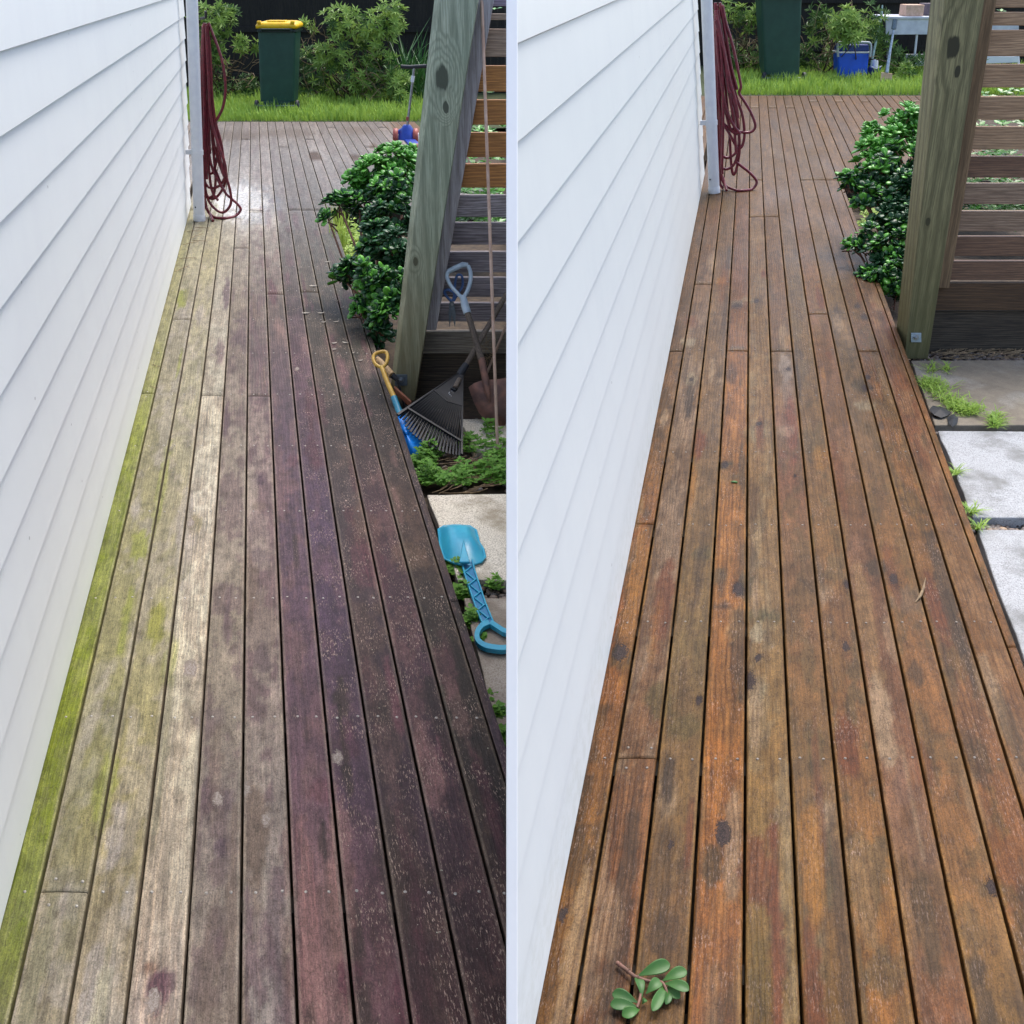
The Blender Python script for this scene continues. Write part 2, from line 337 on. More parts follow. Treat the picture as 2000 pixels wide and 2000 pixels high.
# ------------------------------------------------------------------ the ground
def ground(name, pl, x0, x1, w, y0, y1, mat, label, step=None):
    mb = MB(); far = 30.0
    a = lambda x, y: Vector((x, y, -min(y, far)*math.tan(pl.tilt)+w))
    ys = [y0, 0, 5, 10, 15, 20, far, 80, y1]
    xs = [x0, x0*.3+x1*.7, x1] if x0 < 0 else [x0, x0*.7+x1*.3, x1]
    for i in range(len(ys)-1):
        for j in range(2):
            mb.add([a(xs[j], ys[i]), a(xs[j+1], ys[i]), a(xs[j+1], ys[i+1]), a(xs[j], ys[i+1])], [[0, 1, 2, 3]])
    o = mb.build(name, mat, kind='structure'); o['label'] = label; return o
ground('ground', L, -320, 0.0, -.22, -60, 420, M['soil'], 'bare garden earth under the left walkway')
ground('ground', Rt, 0.0, 320, -.22, -60, 420, M['soil'], 'bare garden earth under the right walkway')

# ------------------------------------------------------------------ decks
def sst(a, b, x):
    t = max(0, min(1, (x-a)/(b-a))); return t*t*(3-2*t)
def table(rows, cols):
    ks = sorted(rows)
    def f(y, b):
        y = max(ks[0], min(ks[-1], y))
        for i in range(len(ks)-1):
            if ks[i] <= y <= ks[i+1]: break
        t = (y-ks[i])/(ks[i+1]-ks[i]); r0, r1 = rows[ks[i]], rows[ks[i+1]]
        bb = max(0, min(len(r0)-1, b)); p, q = r0[bb], r1[bb]
        return Vector([p[k]*(1-t)+q[k]*t for k in range(3)])
    return f
TL = table({
 240: [(140,130,120)]*11,
 300: [(152,147,141)]*11,
 370: [(168,164,150),(172,168,154),(178,174,164),(190,187,180),(200,198,192),(182,178,171),(160,155,149),(148,144,140),(140,137,134),(134,131,128),(130,128,124)],
 430: [(172,170,134),(176,173,142),(180,177,152),(190,187,172),(198,195,184),(180,175,164),(158,152,143),(132,128,124),(116,113,112),(112,109,106),(112,110,104)],
 490: [(168,166,120),(176,172,140),(180,174,138),(174,168,148),(156,149,136),(152,144,134),(138,131,122),(112,107,100),(100,97,90),(96,93,86),(92,92,84)],
 600: [(162,160,116),(174,168,146),(178,173,142),(182,178,162),(138,128,114),(124,113,104),(104,92,84),(84,70,68),(78,70,58),(66,61,50),(80,78,62)],
 700: [(160,162,104),(168,162,138),(176,172,144),(188,184,166),(128,116,106),(108,94,94),(94,78,82),(92,66,76),(66,57,50),(56,50,44),(52,50,42)],
 850: [(146,156,70),(164,160,126),(170,166,138),(184,180,162),(146,136,124),(142,128,122),(88,74,86),(86,68,82),(66,57,54),(66,53,52),(56,50,45)],
 1000:[(130,146,46),(162,158,118),(170,165,134),(192,189,174),(154,144,132),(138,122,120),(84,71,85),(82,68,90),(68,60,62),(76,56,62),(84,68,60)],
 1200:[(128,142,42),(160,157,112),(172,168,130),(186,182,164),(152,142,126),(130,116,108),(90,74,88),(80,65,86),(74,62,66),(80,60,68),(62,54,46)],
 1400:[(124,138,28),(152,150,102),(166,160,114),(182,177,156),(150,140,125),(148,136,127),(98,80,90),(84,68,84),(72,58,66),(78,58,68),(54,48,40)],
 1600:[(120,134,32),(152,148,98),(162,154,112),(180,174,154),(144,133,126),(148,138,130),(104,84,92),(86,68,84),(74,58,68),(70,52,60),(50,42,38)],
 1760:[(112,130,30),(148,140,108),(160,150,116),(174,166,148),(144,134,124),(148,138,130),(118,98,96),(94,72,76),(74,56,58),(68,50,54),(62,44,46)],
 1975:[(120,124,70),(150,142,118),(168,156,132),(172,160,148),(148,137,124),(154,145,138),(124,98,94),(104,76,76),(74,52,52),(68,48,46),(62,44,42)]}, 11)
TL2 = [(176,174,150),(172,166,160),(178,170,160),(134,118,104),(104,86,88),(104,82,88),(128,106,102),(112,88,96),(104,88,76),(124,98,92),(96,80,66)]
AL2 = [.22, .4, .4, .25, .45, .5, .4, .35, .4, .35, .4]
TR = table({
 187: [(122,92,66)]*12,
 300: [(126,98,72)]*12,
 420: [(120,90,66),(122,90,72),(118,92,76),(134,98,84),(126,98,80),(126,98,82),(124,98,84),(122,94,78),(124,98,82),(122,94,80),(114,88,76),(110,84,72)],
 560: [(118,88,62),(124,98,86),(122,96,80),(126,88,74),(124,98,78),(130,98,80),(114,92,72),(124,90,64),(112,90,72),(104,80,64),(96,72,60),(90,70,56)],
 700: [(116,86,60),(114,94,86),(126,100,82),(154,106,68),(132,102,74),(130,104,96),(118,92,68),(130,92,68),(116,92,76),(124,86,58),(124,82,62),(120,84,60)],
 900: [(132,94,54),(112,90,82),(128,102,82),(156,108,66),(134,106,80),(122,82,72),(132,102,80),(128,94,66),(118,92,74),(136,96,62),(126,84,64),(130,86,62)],
 1050:[(140,88,48),(112,90,82),(128,102,76),(160,112,70),(136,110,88),(130,98,80),(140,106,76),(124,88,72),(130,94,66),(134,96,62),(128,94,68),(124,82,64)],
 1250:[(138,86,42),(116,88,76),(122,102,78),(156,106,64),(136,110,84),(128,94,72),(134,96,72),(122,86,72),(132,94,66),(128,90,64),(128,90,60),(128,84,60)],
 1450:[(126,84,44),(114,82,64),(124,98,74),(162,108,62),(138,108,74),(124,94,66),(138,98,68),(130,86,66),(132,92,62),(130,88,58),(130,90,62),(124,86,60)],
 1700:[(120,84,42),(124,80,52),(118,88,64),(152,100,60),(138,112,78),(118,88,62),(150,108,66),(132,98,72),(136,98,66),(140,92,62),(130,84,60),(120,80,56)],
 1975:[(118,82,40),(110,74,52),(114,86,58),(142,94,62),(118,92,52),(112,84,52),(146,100,58),(134,86,60),(138,104,62),(136,98,62),(130,84,60),(120,80,56)]}, 12)
TR2 = [(84,62,40),(150,128,124),(104,82,66),(112,84,58),(146,130,120),(104,84,66),(110,92,74),(138,104,96),(106,86,66),(104,84,56),(150,116,96),(150,112,88)]
AR2 = [.45, .5, .4, .25, .4, .4, .5, .45, .4, .4, .45, .5]
# stains of the timber, plus wet sheen painted as pale patches in SL: (x, y, radius x, radius y, colour, strength, softness)
SL = [(468,395,46,32,(252,252,250),.95),(500,398,26,26,(226,223,216),.7),(520,430,26,20,(206,202,192),.5),(315,1930,26,42,(92,64,76),.9),(302,1955,13,14,(205,195,182),.8),(292,1890,16,12,(104,76,62),.6),(307,1215,16,42,(148,152,62),.75),  # leading near-white patches: wet glare painted into the board colour
      (225,1640,18,70,(176,170,166),.65),(175,1520,14,60,(172,170,140),.5),(372,1306,16,20,(196,186,172),.7),(372,1020,22,22,(140,134,100),.7),
      (412,1405,32,26,(112,98,98),.55),(432,1560,30,26,(98,82,90),.6),(444,1655,30,22,(92,74,86),.65),(505,1085,20,18,(88,70,80),.8),(505,938,16,12,(84,66,78),.8),
      (512,1290,18,30,(92,76,82),.6),(470,660,16,14,(102,84,88),.7),(470,628,14,6,(104,88,92),.6),(620,1400,16,60,(140,112,112),.3),
      (615,305,12,9,(92,70,52),.95),(693,307,11,6,(92,72,54),.95),(735,288,12,6,(104,80,58),.8),(452,265,60,10,(98,82,66),.55),(560,260,70,8,(110,94,78),.5),
      (700,255,40,8,(112,92,74),.5),(860,250,95,22,(128,88,48),.75),(700,620,60,90,(58,54,44),.35),(700,560,20,60,(118,110,86),.35),
      (795,1560,18,80,(62,46,52),.4),(715,1040,30,50,(104,78,66),.45),(800,1085,40,30,(126,106,82),.5),(870,1460,22,40,(138,98,104),.5),(905,1200,20,40,(42,40,32),.6),
      (860,1390,30,90,(44,40,32),.5),(545,1720,12,40,(108,92,100),.4),(560,1860,10,90,(178,160,130),.5),(650,1780,14,120,(160,132,118),.45),(610,1760,12,120,(84,56,66),.4),
      (690,1850,12,100,(108,66,72),.5),(890,800,60,160,(52,46,40),.35),(740,640,60,80,(46,42,34),.45),(760,800,50,110,(56,46,42),.3)]
SR = [(1443,1150,13,14,(44,30,40),1),(1458,1140,16,30,(86,78,70),.8),(1405,1122,16,16,(104,92,82),.7),(1410,1184,20,8,(70,58,62),.6),(1416,908,13,10,(74,74,66),.8),(1440,930,14,8,(92,84,74),.6),
      (1482,828,9,6,(30,24,32),1),(1475,845,24,18,(148,142,138),.5),(1212,1274,16,18,(32,26,30),1),(1215,1282,24,30,(70,62,44),.6),(1413,1626,14,22,(52,38,46),.95),(1425,1650,18,34,(96,78,84),.6),
      (1938,1733,9,8,(40,38,38),.95),(1938,1733,24,16,(100,86,64),.5),(1290,1370,34,36,(96,86,62),.7),(1365,1366,8,5,(48,48,52),.9),(1340,1420,34,26,(92,82,60),.6),(1372,1080,20,16,(100,92,76),.65),
      (1480,1235,16,22,(168,160,160),.75),(1475,1350,24,26,(150,140,136),.75),(1462,1328,9,12,(62,60,66),.8),(1480,1284,6,5,(50,44,50),.9),(1480,1200,24,12,(84,84,68),.6),(1512,1205,14,12,(92,86,72),.6),
      (1440,595,16,7,(68,60,72),.8),(1435,590,22,5,(168,160,160),.5),(1478,588,8,3,(60,56,66),.9),(1465,585,20,5,(160,154,156),.6),(1440,680,16,5,(104,92,98),.7),
      (1345,668,14,10,(182,178,186),.6),(1350,742,12,12,(176,170,170),.6),(1535,720,12,30,(158,148,164),.75),(1535,760,12,40,(148,134,146),.6),(1545,830,10,70,(128,72,66),.6),(1535,840,18,12,(176,160,166),.5),
      (1680,752,20,14,(84,74,68),.75),(1690,790,22,10,(164,158,160),.6),(1695,757,12,6,(60,52,50),.7),(1674,596,7,4,(42,36,46),.95),(1688,618,7,4,(42,36,42),.95),(1695,737,6,5,(44,36,46),.95),(1717,832,8,8,(80,68,76),.7),
      (1745,1130,10,14,(74,62,60),.7),(1770,1170,34,28,(118,102,102),.6),(1655,1140,10,12,(92,78,78),.6),(1622,1220,12,30,(104,84,78),.5),(1580,1290,14,60,(98,86,72),.5),
      (1600,1140,12,50,(132,120,132),.5),(1590,1460,18,60,(92,82,64),.5),(1610,1590,26,34,(162,146,146),.6),(1620,1700,24,80,(92,82,68),.75),(1595,1850,22,60,(146,128,122),.5),
      (1585,1880,30,70,(104,92,64),.4),(1780,1560,6,120,(172,152,146),.45),(1765,1540,14,40,(134,104,108),.5),(1300,1740,12,14,(88,68,64),.6),(1270,1750,6,20,(96,72,68),.5),
      (1355,1580,20,100,(128,104,90),.4),(1730,1900,40,50,(92,84,74),.5),(1520,1780,14,40,(104,88,72),.4),(1490,1900,30,80,(100,86,52),.4),(1375,383,20,14,(104,84,52),.6),(1420,400,14,14,(112,88,48),.7),
      (1395,396,20,10,(120,92,52),.6),(1560,760,14,40,(120,100,82),.4),(1240,1080,20,40,(140,130,136),.4),(1765,700,30,20,(100,78,74),.3)]
# knots: (x, y, radius in m)
KL = [(372,1306,.030),(372,1020,.022),(480,1540,.02),(425,1560,.02),(300,1955,.022),(415,695,.025),(580,720,.02),(660,1480,.02),(520,1600,.018)]
KR = [(1443,1150,.026),(1416,908,.024),(1482,828,.020),(1212,1274,.030),(1413,1626,.028),(1938,1733,.018),(1365,1366,.016),(1462,1328,.030),(1480,1284,.014),(1440,595,.030),(1478,588,.026),
      (1674,596,.03),(1688,618,.03),(1695,737,.024),(1690,757,.03),(1655,1140,.02),(1745,1130,.022),(1540,720,.02),(1350,742,.02),(1100,1785,.014),(1553,929,.012),(1652,1263,.018),(1310,1650,.012)]
UNIT = .0
def deck(pl, left):
    tb, t2, a2, stains_sheen, knots = (TL, TL2, AL2, SL, KL) if left else (TR, TR2, AR2, SR, KR)
    if left: edges = [68, 132, 217, 303, 388, 474, 559.5, 645, 728, 814.5, 898.5, 980]; fas = (981.5, 1003); vfar, vj = pl.v(238), pl.v(411)
    else: edges = [1139, 1200, 1283, 1369.5, 1456, 1543.5, 1630.7, 1715, 1801.5, 1888, 1973, 2054]; fas = (2055.5, 2077); vfar, vj = pl.v(187), pl.v(352)
    row = [pl.v(y) for y in ((1743, 1400) if left else (1481, 1215))]; dv = row[1]-row[0]; row0 = row[0]
    rows = [row0+dv*k for k in range(-1, 40) if .3 < row0+dv*k < vfar-.1]
    ue = [pl.u(e) for e in edges]; pitch = (ue[8]-ue[2])/6
    UL, UR = (-60, 0) if left else (0, 60)
    root = thing('timber_deck', 'mossy unwashed timber walkway, green and grey boards fading to purple brown' if left else 'freshly washed timber walkway with warm orange brown boards', None, pl.P((ue[4]+ue[5])/2, 3, 0), kind='structure')
    kk = [(pl.G(x, y).x-pl.G(x, y).y*pl.F.x, pl.G(x, y).y, r) for x, y, r in knots]
    st = []
    for x, y, rx, ry, c, s in stains_sheen:
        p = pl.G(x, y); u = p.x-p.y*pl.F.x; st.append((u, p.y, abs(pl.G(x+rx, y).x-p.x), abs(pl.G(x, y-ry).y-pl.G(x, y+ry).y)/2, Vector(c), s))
    rs = random.Random(77 if left else 78); 
    pal = {0: [(178,172,164), (150,160,70), (130,128,100)], 1: [(96,76,84), (120,104,92), (176,166,152)], 2: [(150,120,114), (118,80,90), (92,54,66), (84,50,58), (54,46,40)]}
    for i in range(230 if left else 260):
        fu = rs.random(); v = 1.3+rs.random()**1.6*(11 if left else 15); u = ue[0]+fu*(ue[-1]-ue[0])
        if left and fu < .085: continue
        if left: c = rs.choice(pal[0 if fu < .28 else 1 if fu < .52 else 2])
        else: c = rs.choice([(158,132,124), (168,146,140), (150,120,96), (92,72,56), (92,70,58), (124,96,66), (116,66,48), (164,116,64), (74,60,56)])
        st.append((u, v, rs.uniform(.012, .042), rs.uniform(.05, .30)*(1 if rs.random() < .7 else 2), Vector(c), rs.uniform(.35, .9)*(.85 if left else 1)*(1 if v < 9 else .5)))
    mat = M['deckL'] if left else M['deckR']
    KC = (.53, .515, .50) if left else (.49, .455, .29)
    def board(u0, u1, v0, v1, bi, seed, name='board', tk=.034, zoff=0.0, jit=True):
        gap = .0042
        a, b = u0+gap, u1-gap
        nu = 9; fr = [0, .03, .09, .17, .26, .36, .46, .55, .64, .74, .83, .91, .97, 1]
        vs = [v0+.0015]; v = v0+.0015
        while v < v1-.0015:
            v = min(v1-.0015, v + max(.015, .015*(v/2.3)**1.5)); vs.append(v)
        if len(vs) > 2 and vs[-1]-vs[-2] < .004: vs.pop(-2)
        rnd = random.Random(seed); ph = rnd.uniform(0, 50); tone = 1+rnd.uniform(-.07, .07); ringz = rnd.uniform(.35, 1)
        tilt = rnd.uniform(-.0012, .0012); mb = MB(); cols = []; kds = []; gr = []; aux = []; uvs = []
        kn = [k for k in kk if a-.01 < k[0] < b+.01 and v0-.3 < k[1] < v1+.3]
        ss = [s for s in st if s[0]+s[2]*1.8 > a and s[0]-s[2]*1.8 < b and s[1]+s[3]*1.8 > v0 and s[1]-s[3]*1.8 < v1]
        twist = rnd.uniform(-.8, .8)
        for vi, v in enumerate(vs):
            py = pl.ypix(v); base = tb(py, bi)
            for f in fr:
                u = a+(b-a)*f; edge = (f == 0 or f == 1)
                z = zoff + tilt*(f-.5)*2 - (.0028 if edge else 0) - (.002*(abs(f-.5)*2)**2) + noise.noise(Vector((u*9, v*1.5, ph)))*.0006
                mb.v.append(pl.P(u, v, z))
                # grain coordinate
                g = (u-a) + .030*noise.noise(Vector((u*3, v*.55, ph))) + .006*noise.noise(Vector((u*12, v*2.2, ph+9))) + twist*.012*math.sin(v*.8+ph)
                kin = 0; kmin = 4.0
                for ku, kv, kr in kn:
                    du, dw = u-ku, (v-kv)*.45; d = math.hypot(du, dw)
                    g += (math.copysign(1, du)*(math.sqrt(du*du+kr*kr*math.exp(-(dw/(kr*1.3))**2))-abs(du)))*.8*-1 if d > kr*.8 else 0
                    if d < kr*.8: g = g*.3+d*2.2
                    kmin = min(kmin, d/kr)
                    kin = max(kin, 1-sst(kr*.35, kr*.75, d))
                c = base.copy()*tone
                m1 = noise.fractal(Vector((u*11+bi*3, v*2.4+ph, ph)), .9, 2.1, 4)
                m1b = noise.fractal(Vector((u*26+bi, v*14, ph+5)), .8, 2.0, 3)
                far = 1-.65*sst(700, 350, py) if py < 700 else 1
                mm = sst(-.02, .24, m1+m1b*.5)*min(1, a2[min(bi, 10)]*(1.25 if left else 1.5))*far
                c = c.lerp(Vector(t2[min(bi, 10)]), mm)
                c *= 1+.16*noise.fractal(Vector((u*30, v*4, ph+20)), 1, 2, 3)
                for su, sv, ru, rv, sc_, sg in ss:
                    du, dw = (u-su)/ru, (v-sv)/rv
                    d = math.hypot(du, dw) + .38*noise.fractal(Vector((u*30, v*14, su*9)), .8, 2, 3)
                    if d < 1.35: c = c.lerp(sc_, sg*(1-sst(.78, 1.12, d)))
                if kin: c = c.lerp(Vector((58, 44, 40)) if not left else Vector((150, 138, 122)), kin*.4)
                if left and bi == 0:      # moss near the wall
                    pass
                if left and bi > 5: mr = sst(640, 1000, py); c = Vector((c.x*(1+.045*mr), c.y*(1-.015*mr), c.z))
                if edge or f in (.03, .97): c = c.lerp(Vector((196, 186, 166)) if left else Vector((176, 142, 104)), (.40 if left else .34)*(1 if not edge else .8))
                if not left: lu = c.x*.3+c.y*.59+c.z*.11; c = c.lerp(Vector((lu, lu, lu*.97)), .0)
                cols += [lin(min(255, c.x))*KC[0], lin(min(255, c.y))*KC[1], lin(min(255, c.z))*KC[2], 1]
                gr.append(g+bi*1.7+ph); kds.append(kmin)
                if left:
                    wet = math.exp(-(((py-395)/34)**2)-(((pl.vx + (edges[4]+30-493)*(py+55)/1555) - (pl.vx + (u/pitch*85.2)*0))*0)**2)
                    # standing water next to the downpipe corner
                    px_ = 1000 + FOC*(pl.P(u, v).x)/max(.1, (pl.P(u, v)-CP).dot(FWD))
                    wet = sst(1.25, .5, math.hypot((px_-482)/62, (py-402)/46) + .4*noise.fractal(Vector((u*8, v*3, 2)), .9, 2, 3))
                    dark = sst(5, 9, bi)*sst(430, 560, py)
                    fle = .15+.85*sst(5.5, 7.5, bi)*sst(480, 620, py)
                    ring = .75 if bi in (3, 5, 6) else .4
                    if py < 560: ring = .35
                    aux += [wet, fle, ring*ringz]
                else:
                    aux += [.30+.35*noise.noise(Vector((u*4, v*1.2, 3))), .22 if bi % 3 else .4, (.9 if bi in (0, 1, 3, 10, 11) else .6)*ringz]
                uvs.append((u+ph, v+ph*.7))
        n = len(fr); nv = len(vs)
        for i in range(nv-1):
            for j in range(n-1): mb.f.append([i*n+j, i*n+j+1, (i+1)*n+j+1, (i+1)*n+j]); mb.sm.append(True)
        # sides, ends and underside
        k = len(mb.v); low = []
        for vv, jj in ((vs[0], 0), (vs[0], n-1), (vs[-1], n-1), (vs[-1], 0)):
            u = a if jj == 0 else b; low.append(len(mb.v)); mb.v.append(pl.P(u, vv, zoff-tk))
            src = (0 if vv == vs[0] else nv-1)*n+jj
            cols += cols[src*4:src*4+4]; gr.append(gr[src]); kds.append(kds[src]); aux += aux[src*3:src*3+3]; uvs.append((uvs[src][0]+.03, uvs[src][1]))
        left_e = [i*n for i in range(nv)]; right_e = [i*n+n-1 for i in range(nv)]
        mb.f.append([low[0], low[3]] + left_e[::-1][:1] + [left_e[0]]) ; mb.sm.append(False)
        mb.f[-1] = left_e + [low[3], low[0]]; mb.f.append(right_e[::-1] + [low[1], low[2]]); mb.sm.append(False)
        mb.f.append([low[0], low[1]] + [n-1-j for j in range(n)]); mb.sm.append(False)
        mb.f.append([low[2], low[3]] + [(nv-1)*n+j for j in range(n)]); mb.sm.append(False)
        mb.f.append([low[0], low[3], low[2], low[1]]); mb.sm.append(False)
        o = mb.build(name, mat, root); me = o.data
        ca = me.color_attributes.new('col', 'FLOAT_COLOR', 'POINT'); ca.data.foreach_set('color', cols)
        ga = me.attributes.new('grain', 'FLOAT', 'POINT'); ga.data.foreach_set('value', gr)
        ka = me.attributes.new('knot', 'FLOAT', 'POINT'); ka.data.foreach_set('value', kds)
        aa = me.attributes.new('aux', 'FLOAT_VECTOR', 'POINT'); aa.data.foreach_set('vector', aux)
        ul = me.uv_layers.new(name='UVMap')
        li = [0]*len(me.loops); me.loops.foreach_get('vertex_index', li)
        ul.data.foreach_set('uv', [x for i in li for x in uvs[i]])
        # boards that reach the neighbouring house are cut off at its side
        lim = -.012 if left else .012
        xs_ = [p.x for p in mb.v]
        if (left and max(xs_) > lim) or (not left and min(xs_) < lim and max(xs_) > lim):
            import bmesh
            bm = bmesh.new(); bm.from_mesh(me)
            bmesh.ops.bisect_plane(bm, geom=bm.verts[:]+bm.edges[:]+bm.faces[:], plane_co=Vector((lim, 0, 0))-ORG[root.name], plane_no=(1 if left else -1, 0, 0), clear_outer=True)
            bm.to_mesh(me); bm.free()
        return o
    joints = ({1: [(1742)], 3: [773], 5: [774], 0: [769, 1742-0], 4: [485], 2: [], 6: [575], 8: [571], 10: [526]} if left else
              {1: [1481, 556], 0: [1024, 687], 10: [], 9: [687], 8: [], 7: [614], 4: [424], 5: [424, 687], 3: [686], 2: []})
    joints[0] = [769] if left else [1024, 687]
    if left: joints[1] = [1742, 624.6]
    vstart = .55; nb = 11; sd_ = 100 if left else 500
    fardet = {}
    lim_u = 30
    for bi in range(nb):
        js = [pl.v(y) for y in joints.get(bi, [])]
        rn = random.Random(bi*13+sd_)
        if bi > 7 or rn.random() < .25: js.append(vj)
        if rn.random() < .45: js.append(min(row0+dv*rn.randint(18, 21), vfar-1.5))
        cuts = [vstart]+sorted(j for j in set(js) if j < vfar-.4)+[vfar]
        for q in range(len(cuts)-1): board(ue[bi], ue[bi+1], cuts[q], cuts[q+1], bi, sd_+bi*17+q)
    # the wide deck beyond the garden bed and beyond the house corner
    for k in range(1, 15):
        u0 = ue[nb]+pitch*(k-1)+.002; rn = random.Random(k*7+sd_)
        vc = min(row0+dv*rn.randint(18, 24), vfar-.8)
        for q, (a, b) in enumerate(((vj, vc), (vc, vfar)) if k % 3 == 1 else ((vj, vfar),)): board(u0, u0+pitch, a, b, 10 if not left else 9, sd_+300+k*5+q)
    corner = pl.G(373 if left else 1377, 402 if left else 342).y
    for k in range(1, 5):
        board(ue[1]-pitch*k - .0, ue[1]-pitch*(k-1), corner-.3 if k > 1 else corner-.3, vfar, 0 if False else 3, sd_+400+k) if k > 1 else None
    # edge board (fascia) standing beside the last board, its top flush
    u0, u1 = pl.u(fas[0]), pl.u(fas[1]); cut = pl.v(1173 if left else 1262)
    for q, (a, b) in enumerate(((vstart, cut), (cut, vj))): board(u0-.003, u1+.003, a, b, 8 if left else 9, sd_+600+q, 'edge_board', .14, -.004)
    mb = MB(); mb.prism([pl.P(ue[0]-.6, vfar+.004, -.002), pl.P(ue[nb]+pitch*14, vfar+.004, -.002), pl.P(ue[nb]+pitch*14, vfar+.004, -.14), pl.P(ue[0]-.6, vfar+.004, -.14)], (0, .03, 0))
    mb.build('edge_board', M['joist'], root)
    mb = MB(); mb.prism([pl.P(ue[nb]+.03, vj-.006, -.002), pl.P(ue[nb]+pitch*14, vj-.006, -.002), pl.P(ue[nb]+pitch*14, vj-.006, -.16), pl.P(ue[nb]+.03, vj-.006, -.16)], (0, -.03, 0))
    mb.build('edge_board', M['joist'], root)
    # joists
    for r in rows:
        mb = MB(); r1 = ue[nb]-.02 if r < vj else ue[nb]+pitch*14-.1
        q = [pl.P(ue[0]-.02, r-.03, -.042), pl.P(r1, r-.03, -.042), pl.P(r1, r+.03, -.042), pl.P(ue[0]-.02, r+.03, -.042)]
        mb.hexa([p-pl.n*.1 for p in q], q); mb.build('joist', M['joist'], root)
    # nails, two per board per joist
    mb = MB()
    skip = () 
    for r in rows:
        if not left and r < pl.v(1600): continue
        for bi in range(nb + (12 if r > vj else 0)):
            if bi < nb: a, b = ue[bi], ue[bi+1]
            else: a = ue[nb]+pitch*(bi-nb); b = a+pitch
            jn = bi < nb and any(abs(pl.v(y)-r) < .03 for y in joints.get(bi, []))
            for f in ((.28, .78) if bi else (.6, )):
                for dv_ in ((-.045, .045) if jn else (0,)):
                    u = a+(b-a)*(f+random.uniform(-.05, .05)); v = r+dv_+random.uniform(-.006, .006)
                    c = pl.P(u, v, .0008); rad = .0048 if r < 7 else .005
                    if left and c.x > -.02: continue
                    ring = [c+X*rad*math.cos(t*math.pi/4)+pl.F*rad*math.sin(t*math.pi/4) for t in range(8)]
                    mb.add([p-pl.n*.004 for p in ring]+ring+[c+pl.n*.0012], [[i, (i+1) % 8, (i+1) % 8+8, i+8] for i in range(8)]+[[i+8, (i+1) % 8+8, 16] for i in range(8)], True)
    o = mb.build('nails', M['nail'] if left else M['nail_dark'], root, kind='stuff')
    return root, ue, pitch, vfar, vj, rows
deckL, ueL, piL, vfL, vjL, rowsL = deck(L, True)
deckR, ueR, piR, vfR, vjR, rowsR = deck(Rt, False)

